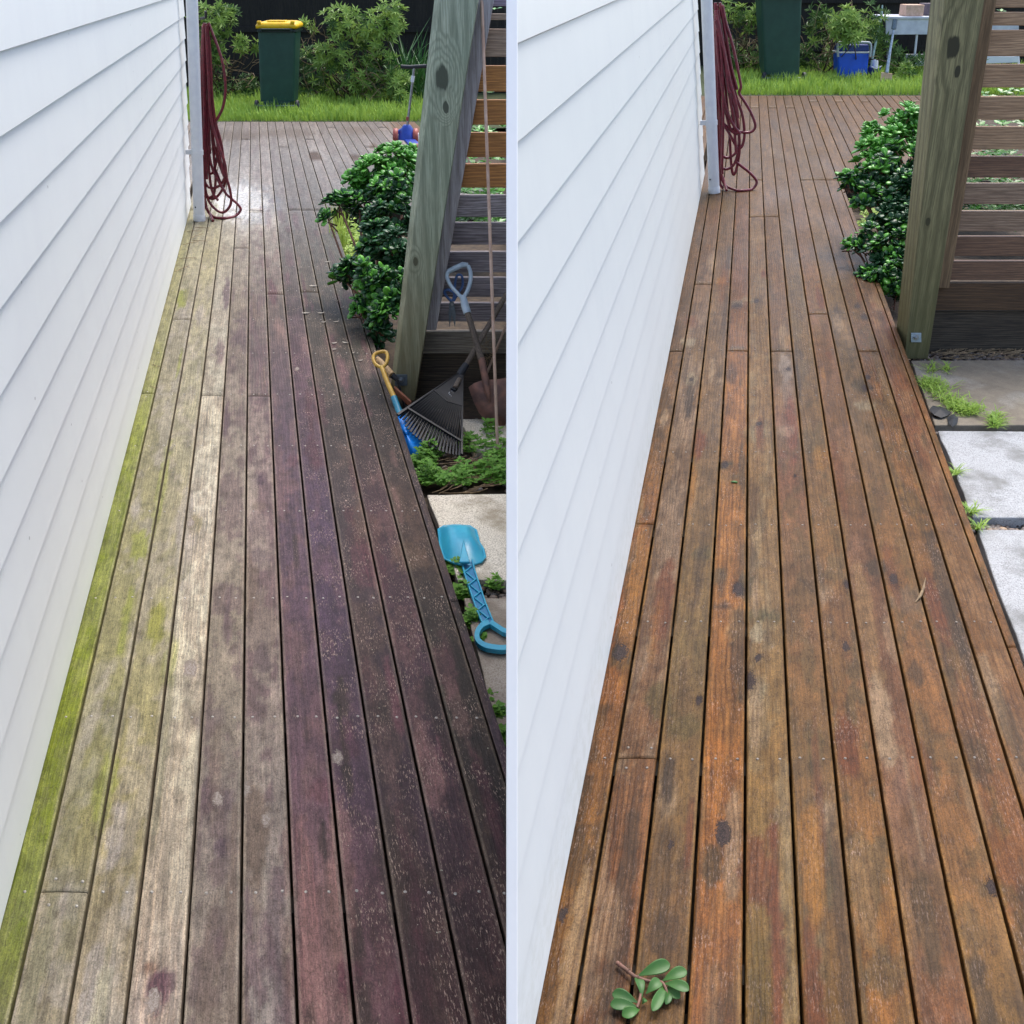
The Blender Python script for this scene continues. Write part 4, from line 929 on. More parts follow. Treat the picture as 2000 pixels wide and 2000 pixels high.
def pebblemat():
    m, nt, b = newmat('river_pebbles'); g = N(nt, 'ShaderNodeNewGeometry')
    c = ramp(nt, g.outputs['Random Per Island'], [(0, rgb(64, 58, 56)), (.35, rgb(104, 92, 84)), (.6, rgb(140, 120, 104)), (.85, rgb(120, 116, 114)), (1, rgb(168, 140, 110))])
    nt.links.new(mixc(nt, .3, c, mixc(nt, noi(nt, mapv(nt, (1, 1, 1)), 90, 4), c, rgb(60, 54, 50)), 'MIX'), b.inputs['Base Color']); b.inputs['Roughness'].default_value = .5; return m
pebm = pebblemat()
pebbles(Rt, [(1780, 684, 2060, 712, 420), (1824, 828, 2100, 848, 230), (1896, 1008, 2150, 1040, 230)], 'small brown river pebbles between the right hand pavers', 4)
pebbles(L, [(890, 1128, 1110, 1172, 260), (840, 800, 1000, 960, 90)], 'small brown river pebbles between the left hand pavers', 5, .3)

# ------------------------------------------------------------------ small plants, grass
def blades(pl, name, label, region, n, hmin, hmax, mat, seed, w=-.1, wd=.006, clipx=None, spread=.5, cat='grass', dens=None):
    rn = random.Random(seed); mb = MB(); poly = region
    (x0, y0, x1, y1) = region
    pa, pb = pl.G(x0, y1, w), pl.G(x1, y0, w)
    Yn, Yf = pl.G(x0, y1, w).y, pl.G(x0, y0, w).y
    for i in range(n):
        Yq = Yn+(Yf-Yn)*rn.random(); px = rn.uniform(x0, x1)
        p = pl.G(px, pl.ypix(Yq), w); p = Vector((p.x, Yq, 0)); p.z = -(Yq*math.tan(pl.tilt))+w
        if clipx is not None and p.x > clipx-.03: continue
        if dens and not dens(p, px): continue
        f = .8+.9*noise.noise(Vector((p.x*3.2, p.y*2.5, seed)))
        h = rn.uniform(hmin, hmax)*max(.3, f); a = rn.uniform(0, 6.28); d = Vector((math.cos(a), math.sin(a), 0)); s = Vector((-d.y, d.x, 0))*wd*rn.uniform(.6, 1.2)
        ln = rn.uniform(.1, 1)*spread*h; m1 = p+Vector((0, 0, h*.6))+d*ln*.35; t = p+Vector((0, 0, h))+d*ln
        if clipx is not None: t.x = min(t.x, clipx); m1.x = min(m1.x, clipx)
        mb.add([p-s, p+s, m1+s*.8, m1-s*.8, t], [[0, 1, 2, 3], [3, 2, 4]])
    o = mb.build(name, mat, kind='stuff'); return tag(o, label, cat)
def lawn(pl, x0, x1, vfar, label, seed, clip=None):
    mb = MB(); a, b = vfar+.04, vfar+9
    f = lambda x, y: Vector((x, y, -y*math.tan(pl.tilt)-.10))
    mb.add([f(x0, a), f(x1, a), f(x1, b), f(x0, b)], [[0, 1, 2, 3]]); o = mb.build('lawn', M['lawn_soil'], kind='structure'); o['label'] = label
lawn(L, -14, -.05, vfL, 'strip of lawn earth behind the mossy deck', 1)
lawn(Rt, .5, 14, vfR, 'strip of lawn earth behind the washed deck', 2)
blades(L, 'lawn_grass', 'rough green grass between the mossy deck and the dark fence', (375, 186, 905, 237), 17000, .08, .24, M['grass'], 11, -.10, .011, -.05)
blades(Rt, 'lawn_grass', 'rough green grass between the washed deck and the dark fence', (1395, 138, 1960, 186), 17000, .08, .24, M['grass'], 12, -.10, .011)

def whorl_leaf(mb, base, d, n, ln, wd):
    d = d.normalized(); n = (n-d*n.dot(d)).normalized(); s = d.cross(n)
    mb.add([base, base+d*ln*.45-s*wd/2+n*ln*.03, base+d*ln-n*ln*.12, base+d*ln*.45+s*wd/2+n*ln*.03], [[0, 1, 2], [0, 2, 3]])
def shrub(pl, label, base_px, blobs, seed, name='leafy_shrub', wood_n=14, lsize=.13, lf=1.0, cat='shrub'):
    rn = random.Random(seed); b = pl.G(*base_px, -.1)
    root = thing(name, label, cat, b); fo, fd, st = MB(), MB(), MB()
    for (px, py, rp, Y, n, bright) in blobs:
        Y += 1.7; n = int(n*1.7); rp *= 1.08
        c = V(px, py, Y); r = rp*(c-CP).dot(FWD)/FOC
        for k in range(max(2, int(n/14))):
            e = c+rv(rn)*r*.7; m = b.lerp(e, .5)+rv(rn)*.25; m.z = max(m.z, b.z+.1)
            st.tube(crom([b+Vector((rn.uniform(-.4, .4), rn.uniform(-.1, .1), 0)), m, e], 4), [.018-.0016*i for i in range(9)], 5, False)
        for i in range(n):
            q = rv(rn); p = c+q*r*(rn.random()**.4)
            if p.z < b.z+.03: p.z = b.z+.03+rn.random()*.2
            ax = (q*.5+Vector((0, -.35, .5))+rv(rn)*.35).normalized(); e1 = ax.orthogonal().normalized(); e2 = ax.cross(e1)
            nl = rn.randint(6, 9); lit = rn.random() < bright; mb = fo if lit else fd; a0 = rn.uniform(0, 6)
            for j in range(nl):
                a = a0+j*6.283/nl; side = e1*math.cos(a)+e2*math.sin(a); tl = rn.uniform(.8, 1.45)
                d = side*math.sin(tl)+ax*math.cos(tl)
                ln = lsize*rn.uniform(.7, 1.35)
                whorl_leaf(mb, p, d, ax, ln, ln*.26)
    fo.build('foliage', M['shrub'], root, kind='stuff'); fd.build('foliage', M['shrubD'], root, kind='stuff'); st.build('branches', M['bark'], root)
fy = 21.5
shrub(L, 'pale leafy shrub between the downpipe and the yellow lidded bin', (420, 195),
      [(405,45,32,21.2,30,.85),(432,35,26,21.4,24,.8),(415,90,28,21.3,26,.8),(450,28,14,21.6,10,.7),(466,85,16,21.6,10,.8),(430,125,14,21.5,7,.5),(495,88,9,21.8,4,.7),(425,175,34,21.9,30,.12),(480,180,30,22.1,22,.1)], 21)
shrub(L, 'tall pale green shrub with long leaf whorls right of the yellow lidded bin', (690, 198),
      [(600,55,16,21.4,8,.8),(665,42,34,21.2,34,.85),(650,110,34,21.1,34,.85),(700,75,34,21.6,26,.55),(740,50,40,21.2,44,.85),(770,35,24,21.3,16,.8),(700,140,36,21.1,30,.75),(745,130,34,21.2,30,.7),
       (780,160,26,20.9,22,.85),(730,175,34,21.2,26,.5),(640,150,30,21.9,20,.2),(600,170,34,22.1,26,.1),(660,190,40,21.9,30,.15),(790,200,22,20.6,14,.8),(610,110,30,22.3,16,.15)], 22)
shrub(Rt, 'pale leafy shrub left of the green bin behind the washed deck', (1430, 145),
      [(1420,25,18,20.8,12,.8),(1450,32,20,20.9,14,.75),(1478,28,14,21,10,.75),(1460,60,10,21,4,.6),(1420,110,30,21.2,22,.1),(1470,120,34,21.4,26,.1)], 23)
shrub(Rt, 'bright green bush drooping over the blue cool box', (1640, 150),
      [(1650,45,28,20.2,38,.95),(1665,66,24,20.0,24,.9),(1600,30,20,21,14,.3),(1600,70,28,21.3,20,.2),(1580,120,34,21.5,26,.08),(1700,40,30,21,22,.35),(1720,90,30,21.2,18,.3),(1745,120,30,21,24,.4),
       (1790,130,26,20.9,16,.25),(1770,140,14,20.0,10,.8),(1640,130,40,21.6,26,.1),(1700,130,24,21.3,16,.3)], 24)
shrub(L, 'dark strap leaved flax clump by the fence behind the toy scooter', (815, 205), [(815,160,18,21.8,8,.1)], 29, name='flax_plant', cat='plant')
blades(L, 'strap_leaves', 'long arching strap leaves in front of the fence behind the toy scooter', (780, 190, 850, 205), 260, .7, 1.35, M['strap'], 31, -.10, .02, None, 1.0, 'plant')
# thin bare twigs
def twigs(pl, label, boxes, seed, n):
    rn = random.Random(seed); mb = MB()
    for i in range(n):
        x0, y0, x1, y1, Y = boxes[i % len(boxes)]; p = V(rn.uniform(x0, x1), rn.uniform(y0, y1), Y+1.75+rn.uniform(-.2, .3)); d = Vector((rn.uniform(-1, 1), rn.uniform(-.3, .3), rn.uniform(-.2, 1))).normalized(); pts = [p]
        for k in range(5): d = (d+rv(rn)*.5).normalized(); pts.append(pts[-1]+d*.10)
        mb.tube(pts, .006, 4, False)
    o = mb.build('bare_twigs', M['twig'], kind='stuff'); tag(o, label, 'twigs')
twigs(L, 'tangle of thin bare twigs in front of the dark fence, left side', [(400,110,500,170,21.6),(580,60,680,180,21.3),(700,140,760,190,20.9)], 3, 90)
twigs(Rt, 'tangle of thin bare twigs in front of the dark fence, right side', [(1430,60,1500,130,20.9),(1570,40,1680,140,20.7)], 4, 80)

# dark paling fences
def fence(pl, x0, x1, Y, label):
    zb = -Y*math.tan(pl.tilt)-.12; root = thing('paling_fence', label, 'fence', ((x0+x1)/2, Y, zb)); rn = random.Random(int(abs(x0)))
    x = x0
    while x < x1:
        wd_ = .145; h = 2.5+rn.uniform(-.01, .01); mb = MB(); dy = rn.uniform(0, .008)
        mb.hexa([Vector((x+.0006, Y+dy, zb)), Vector((x+wd_-.0006, Y+dy, zb)), Vector((x+wd_-.0006, Y+.02+dy, zb)), Vector((x+.0006, Y+.02+dy, zb))],
                [Vector((x+.0006, Y+dy, zb+h)), Vector((x+wd_-.0006, Y+dy, zb+h)), Vector((x+wd_-.0006, Y+.02+dy, zb+h)), Vector((x+.0006, Y+.02+dy, zb+h))])
        mb.build('paling', M['palings'], root); x += wd_
    for z in (.35, 1.25, 2.2):
        mb = MB(); mb.box(((x0+x1)/2, Y-.03, zb+z), x1-x0, .045, .1); mb.build('rail', M['palings'], root)
fence(L, -10.3, -.1, 25.2, 'dark timber paling fence behind the bin and shrubs on the left')
fence(Rt, .6, 12.5, 25.0, 'dark timber paling fence behind the cool box and bench on the right')

# plants behind the slat screens and weeds
def weeds(pl, label, spots, seed, mat, w=-.17, lf=.026, clipx=None, cat='weeds', name='weeds', tall=.09):
    rn = random.Random(seed); mb = MB()
    for (px, py, rp, n) in spots:
        c = pl.G(px, py, w); r = rp*(c-CP).dot(FWD)/FOC
        for i in range(int(n*.5)):
            a = rn.uniform(0, 6.28); q = r*1.25*math.sqrt(rn.random()); p = c+Vector((math.cos(a)*q, math.sin(a)*q*1.4, 0)); h = rn.random()**1.8*tall*(1-.5*q/r)*(.4+1.2*max(0, .5+noise.noise(p*14))); p.z += h
            for k in range(3):
                d = Vector((math.cos(a+k*2.1), math.sin(a+k*2.1), rn.uniform(.1, .8))); ln = lf*rn.uniform(.6, 1.3)
                b0 = p.copy()
                if clipx is not None and b0.x > clipx-.03: continue
                whorl_leaf(mb, b0, d, Vector((0, -.2, 1)), ln, ln*.7)
    o = mb.build(name, mat, kind='stuff'); tag(o, label, cat)
weeds(L, 'bright green weeds growing beside the deck edge and around the black rake', [(826,905,22,330),(838,935,20,300),(862,940,18,200),(905,935,22,200),(960,925,30,380),(975,885,24,260),(925,870,22,200),(958,850,16,120),(985,935,20,200),(900,925,14,100),(846,888,14,120),(845,860,12,90)], 41, M['weed'], clipx=.55)
weeds(L, 'low green weeds between the deck edge and the cyan toy spade', [(893,1110,16,200),(902,1160,14,160),(922,1215,12,140),(940,1250,10,80),(905,1130,10,80),(975,1400,12,120),(985,1440,14,140),(955,1370,9,60),(968,1145,12,50)], 42, M['weed'], tall=.05, clipx=.55)
weeds(L, 'lime green ground cover in the bed beside the mossy walkway', [(672,432,18,160),(690,460,16,120),(672,480,14,160),(695,500,18,160),(700,480,14,100)], 43, M['lime'], tall=.18, lf=.04)
weeds(Rt, 'yellow green ground cover in the bed beside the washed walkway', [(1680,400,16,110),(1700,420,16,110),(1690,440,14,90)], 44, M['lime'], tall=.12, lf=.035)
blades(L, 'bed_grass', 'light green grass tufts in the bed beside the mossy walkway', (668, 450, 700, 520), 260, .12, .30, M['lime'], 45, -.17, .005)
blades(Rt, 'bed_grass', 'light green grass tufts in the bed beside the washed walkway', (1672, 395, 1710, 450), 200, .08, .2, M['lime'], 46, -.17, .005)
weeds(L, 'mixed green leaves showing through the slats of the left screen', [(960,440,70,1500)], 47, M['jadeT'], w=.15, tall=1.5, lf=.07, clipx=-.05, cat='foliage', name='hedge_foliage')
weeds(Rt, 'mixed green leaves showing through the slats of the right screen', [(1930,420,90,2200)], 48, M['jadeT'], w=.0, tall=1.5, lf=.07, cat='foliage', name='hedge_foliage')
def tuft(pl, pts, n, seed, label):
    rn = random.Random(seed); mb = MB()
    for i in range(n):
        k = rn.randrange(len(pts)); c = pl.G(pts[k][0]+rn.gauss(0, pts[k][2]), pts[k][1]+rn.gauss(0, pts[k][2]*.6), -.148)
        a = rn.uniform(0, 6.28); d = Vector((math.cos(a), math.sin(a), rn.uniform(0, .6))); ln = rn.uniform(.03, .09); s = Vector((-d.y, d.x, 0)).normalized()*.0028
        mb.add([c-s, c+s, c+d*ln*.6+s*.8+Vector((0, 0, .01)), c+d*ln*.6-s*.8+Vector((0, 0, .01)), c+d*ln], [[0, 1, 2, 3], [3, 2, 4]])
    o = mb.build('grass_clump', M['grass'], kind='stuff'); tag(o, label, 'grass')
tuft(Rt, [(1830,762,14), (1855,785,14), (1875,800,9), (1815,750,8), (1895,803,8)], 900, 50, 'green grass clump straggling over the damp paver')
tuft(Rt, [(1943,816,7), (1945,830,6)], 200, 51, 'small green tuft at the near edge of the damp paver')
tuft(Rt, [(1820,722,8), (1848,722,5)], 90, 52, 'thin moss and grass at the far edge of the damp paver')
tuft(Rt, [(1896,1000,5), (1909,1032,5), (1866,925,3)], 120, 53, 'few grass blades between the washed deck and the grey pavers')

# fallen leaves and twigs on the decks
def flat_leaf(pl, px, py, ln, ang, mat, label, w=.004, wd=.4):
    c = pl.G(px, py, w); d = Vector((math.cos(ang), math.sin(ang), 0)); s = Vector((-d.y, d.x, 0)); mb = MB()
    pr = [(-.5, .0), (-.3, .6), (0, 1), (.3, .7), (.5, 0)]
    top = [c+d*ln*t+s*ln*wd/2*k+Vector((0, 0, .004+.01*t*t*4*.5)) for t, k in pr]+[c+d*ln*t-s*ln*wd/2*k+Vector((0, 0, .004+.004*t)) for t, k in pr[1:-1][::-1]]
    mb.prism(top, (0, 0, -.0015)); o = mb.build('fallen_leaf', mat, org=c); tag(o, label, 'leaf', 'fallen leaves on the decks')
LFL = ['pale curled leaf lying across a board gap, leftmost of the two farther leaves', 'grey narrow leaf, leftmost of the group on the dark boards', 'grey narrow leaf overlapping its neighbour, right of the leftmost one', 'small leaf tucked under the overlapping grey leaves', 'small pale leaf by the right hand gap below the jade plant', 'pale leaf lying flat, left of the pair farther down the deck', 'pale leaf lying flat, right of the pair farther down the deck', 'tiny round leaf just below the pair on the dark boards', 'tiny leaf beside the nail row near the jade stems', 'long pale leaf, farthest up the deck from the garden tools', 'pale leaf directly under the protruding jade branch', 'tiny leaf against the deck edge under the jade plant', 'small leaf closest to the yellow toy handle', 'tiny leaf between the pair and the yellow toy handle']
for i, (x, y, s, a) in enumerate([(612,559,20,.0),(598,612,18,.1),(628,612,16,.2),(632,630,10,.3),(657,629,12,.4),(653,671,12,.5),(675,670,14,-.3),(653,683,10,.2),(668,601,10,.9),(640,512,14,.1),(672,563,14,-.4),(658,588,8,.5),(704,705,9,.4),(690,690,7,1)]):
    flat_leaf(L, x, y, s*.0035, a, M['litter'], LFL[i])
for x, y, s, a, l in [(1434,941,.035,.2,'small green jade leaf lying on the orange board')]:
    c = Rt.G(x, y, .006); mb = MB(); thick_leaf(mb, c-X*.016, X+Vector((0, .2, 0)), Rt.n, .034, .022, .25); o = mb.build('fallen_leaf', M['jadeE'], org=c); tag(o, l, 'leaf')
mb = MB(); c = Rt.G(1803, 1158, .008); mb.tube([Rt.G(1788, 1176, .004), Rt.G(1798, 1163, .010), Rt.G(1804, 1148, .008), Rt.G(1808, 1128, .004)], [.0015, .006, .005, .001], 6)
o = mb.build('fallen_twig', M['twig'], org=c); tag(o, 'dry curled leaf stalk standing in a gap of the washed boards', 'twig')
mb = MB(); rn = random.Random(8)
for (x, y) in [(365,452),(372,465),(380,445),(358,478),(376,470),(350,505),(343,530)]:
    p = L.G(x, y, .008); a = rn.uniform(-.5, .8); mb.tube([p, p+Vector((math.cos(a), math.sin(a)*1.5, 0))*.06+Vector((0, 0, .01)), p+Vector((math.cos(a+.3), math.sin(a+.3)*1.5, 0))*.14], .0025, 5)
for (x, y) in [(308, 757), (312, 715)]:
    p = L.G(x-14, y-4, .004); q = L.G(x-6, y, .008); r = L.G(x, y, .004); mb.tube(crom([p, q, r], 5), .0018, 5)
o = mb.build('dry_twigs', M['twig'], kind='stuff'); tag(o, 'dry twigs lying on the mossy boards below the downpipe', 'twigs')
mb = MB(); rn = random.Random(18)
for i in range(60):
    x = rn.uniform(1815, 1990); y = rn.uniform(672, 700); p = Rt.G(x, y, -.17); a = rn.uniform(-.5, .6); mb.tube([p, p+Vector((math.cos(a), math.sin(a), .1))*.08, p+Vector((math.cos(a+.4), math.sin(a+.4), .05))*.18], .003, 4)
o = mb.build('dry_twigs', M['twig'], kind='stuff'); tag(o, 'dry twigs on the pebbles below the retaining board', 'twigs')
mb = MB(); rn = random.Random(19)
for i in range(110):
    x = rn.uniform(842, 985); y = rn.uniform(895, 965); p = L.G(x, y, -.165)
    if p.x > -.12: continue
    a = rn.uniform(-.6, .8); mb.tube([p, p+Vector((math.cos(a), math.sin(a), .2))*.05, p+Vector((math.cos(a+.4), math.sin(a+.4), .05))*.10], .0022, 4)
o = mb.build('dry_straw', M['twig'], kind='stuff'); tag(o, 'dry straw and roots on the soil in front of the black rake', 'straw')
# black wet leaves on the damp paver
for k, pts in enumerate([[(1815,800),(1822,792),(1845,796),(1858,806),(1850,812),(1838,816),(1824,810)], [(1850,815),(1862,808),(1872,816),(1870,826),(1860,834),(1852,826)]]):
    rn = random.Random(k); v = [Rt.G(x, y, -.146+rn.uniform(0, .02)) for x, y in pts]; c = sum(v, Vector())/len(v)+Vector((0, 0, .018)); mb = MB(); n = len(v)
    mb.add(v+[c]+[p-Vector((0, 0, .002)) for p in v], [[i, (i+1) % n, n] for i in range(n)]+[[(i+1) % n, i, n+1+i, n+1+(i+1) % n] for i in range(n)])
    o = mb.build('rotting_leaf', M['rubber'], org=c); tag(o, ('larger' if k == 0 else 'smaller') + ' crumpled black leaf lying on the damp paver', 'leaf')

# ------------------------------------------------------------------ bins
def bin_(pl, left):
    if left:
        gx, gy = 540, 219; q = dict(tl=(503, 57), tr=(577, 57), bl=(507, 199), br=(573, 199)); ft = [(514, 199), (567, 199), (566, 214), (515, 214)]; wh = [(502, 207), (581, 206)]; lab = 'dark green wheelie bin with a bright yellow lid on the grass'
    else:
        gx, gy = 1530, 165; q = dict(tl=(1487, -8), tr=(1567, -8), bl=(1495, 146), br=(1563, 146)); ft = [(1504, 146), (1557, 146), (1556, 160), (1505, 160)]; wh = [(1492, 153), (1570, 151)]; lab = 'tall dark green wheelie bin behind the washed deck, lid out of view'
    b = pl.G(gx, gy, -.10); Y = b.y; root = thing('wheelie_bin', lab, 'bin', b, 'wheelie bins')
    f = {k: V(x, y, Y) for k, (x, y) in q.items()}; z = (b-CP).dot(FWD); m = z/FOC
    D = .62
    def sec(a, b_, dd, n=6, r=.05):     # rounded rectangle between a and b, going back dd
        w_ = (b_-a); o = []
        for cx, cy, a0 in ((r, r, math.pi), (1, r, 1.5*math.pi), (1, 1, 0), (0, 1, .5*math.pi)):
            px_ = a.x+r if cx in (r, 0) else b_.x-r; py_ = a.y+r if cy == r else a.y+dd-r
            for k in range(n): t = a0+k/(n-1)*math.pi/2; o.append(Vector((px_+r*math.cos(t), py_+r*math.sin(t), a.z)))
        return o
    mb = MB(); s0 = sec(f['bl']+Vector((0, .04, 0)), f['br'], D*.82); s1 = sec(f['tl'], f['tr'], D); mid = [p.lerp(r_, .5) for p, r_ in zip(s0, s1)]; n = len(s0)
    mb.add(s0+mid+s1, [[k*n+i, k*n+(i+1) % n, (k+1)*n+(i+1) % n, (k+1)*n+i] for k in range(2) for i in range(n)], True); mb.add(s0, [list(range(n))[::-1]]); mb.add(s1, [list(range(n))])
    mb.build('body', M['binG'], root)
    mb = MB(); u = [V(x, y, Y+.03) for x, y in ft]; mb.prism([u[0], u[1], u[2], u[3]][::-1], (0, .45, 0)); mb.build('foot', M['binG'], root, bevel=.008)
    for i, (x, y) in enumerate(wh):
        c = V(x, y, Y+.02); c.z = b.z+.105; mb = MB(); mb.tube([c-X*.03, c-X*.024, c+X*.024, c+X*.03], [.085, .10, .10, .085], 18); wq = mb.build('wheel', M['rubber'], root)
        mb = MB(); mb.tube([c-X*.034, c+X*.034], .045, 12); mb.build('hub', M['galv'], wq)
    c0, c1 = V(wh[0][0], wh[0][1], Y+.02), V(wh[1][0], wh[1][1], Y+.02); c0.z = c1.z = b.z+.105; mb = MB(); mb.tube([c0, c1], .014, 8); mb.build('axle', M['galv'], root)
    # rim and handle
    rl, rr = f['tl']-X*.02, f['tr']+X*.02; mb = MB(); o1 = sec(rl-Vector((0, .02, .05)), rr, D+.05); o2 = [p+Vector((0, 0, .055)) for p in o1]; mb.add(o1+o2, [[i, (i+1) % n, (i+1) % n+n, i+n] for i in range(n)]+[list(range(n))[::-1], list(range(n, 2*n))]); mb.build('rim', M['binD'], root, bevel=.006)
    mb = MB(); mb.tube([f['tl']+Vector((.04, -.07, .0)), f['tr']+Vector((-.04, -.07, .0))], .018, 8)
    for p in (f['tl']+X*.06, f['tr']-X*.06): mb.box(p+Vector((0, -.04, -.01)), .04, .1, .05)
    mb.build('handle', M['binD'], root)
    mb = MB()   # lid: a domed shell hinged at this side
    zt = f['tl'].z+.012
    for k, (ins, h) in enumerate(((0, 0), (0, .05), (.03, .085), (.10, .105))):
        s = sec(Vector((rl.x-.012+ins, Y-.03+ins*.6, zt+h)), Vector((rr.x+.012-ins, Y, zt+h)), D+.1-ins*1.2)
        mb.add(s, [])
    mb.f += [[k*n+i, k*n+(i+1) % n, (k+1)*n+(i+1) % n, (k+1)*n+i] for k in range(3) for i in range(n)]; mb.sm += [True]*(3*n); mb.f += [list(range(3*n, 4*n)), list(range(n))[::-1]]; mb.sm += [False]*2
    ld = mb.build('lid', M['yellow'] if left else M['binG'], root)
    mb = MB(); w3 = rr.x-rl.x
    mb.box((rl.x+w3*.5, Y+.14, zt+.112), w3*.46, .22, .03); mb.box((rl.x+.06, Y+.0, zt+.10), .07, .08, .05); mb.box((rr.x-.06, Y+.0, zt+.10), .07, .08, .05); mb.build('lid_ridge', M['yellow'] if left else M['binG'], ld, bevel=.01)
bin_(L, True); bin_(Rt, False)

# ------------------------------------------------------------------ toy scooter
def scooter():
    b = L.G(795, 284, 0); Y = b.y
    root = thing('toy_scooter', 'childs blue three wheeled scooter with a silver stem on the far deck', 'scooter', b)
    M['sblue'] = simple('scooter_blue', rgb(38, 74, 170), rgb(30, 58, 140), .35, 10, .03); M['sred'] = simple('wheel_orange', rgb(178, 92, 74), rgb(140, 66, 56), .5, 10, .05)
    top = V(809, 131, Y); bot = V(795, 250, Y); d = (top-bot).normalized()
    mb = MB(); mb.tube([bot, top], .017, 10); mb.build('stem', M['steel'], root)
    mb = MB(); mb.tube([V(783, 130, Y), V(800, 131, Y), V(833, 129, Y)], .026, 10); mb.build('handlebar', M['rubber'], root)
    mb = MB(); mb.tube([V(807, 148, Y), V(805, 160, Y)], .024, 8); mb.build('clamp', M['pipe'], root)
    mb = MB(); mb.tube([V(796.5, 228, Y), V(795.5, 236, Y)], .022, 8); mb.build('collar', M['sred'], root)
    hd = V(795, 262, Y)
    mb = MB(); mb.tube([V(795, 244, Y), V(795, 252, Y), V(795, 272, Y)], [.05, .09, .14], 12); mb.build('headset', M['sblue'], root)
    for x in (773, 812):
        c = V(x, 263, Y); c.z = b.z+.115
        mb = MB(); mb.tube([c-X*.035, c-X*.02, c+X*.02, c+X*.035], [.095, .115, .115, .095], 20); wq = mb.build('wheel', M['sred'], root)
        mb = MB(); mb.tube([c-X*.04, c+X*.04], .06, 12); mb.build('hub', M['pipe'], wq)
    a, c = V(775, 263, Y), V(811, 263, Y); a.z = c.z = b.z+.14
    mb = MB(); mb.tube(crom([a, a.lerp(c, .3)+Vector((0, 0, .06)), a.lerp(c, .7)+Vector((0, 0, .06)), c], 4), .035, 8); mb.build('axle_yoke', M['sblue'], root)
    mb = MB(); q = [Vector((hd.x-.05, Y-.02, b.z+.09)), Vector((hd.x+.10, Y-.02, b.z+.09)), Vector((hd.x+.26, Y-.65, b.z+.08)), Vector((hd.x+.10, Y-.68, b.z+.08))]; mb.hexa([p-Vector((0, 0, .03)) for p in q], [p+Vector((0, 0, .012)) for p in q]); mb.build('footboard', M['sblue'], root, bevel=.012, seg=2)
    mb = MB(); c = Vector((hd.x+.18, Y-.66, b.z+.06)); mb.tube([c-X*.02, c+X*.02], .06, 16); mb.build('rear_wheel', M['sred'], root)
scooter()

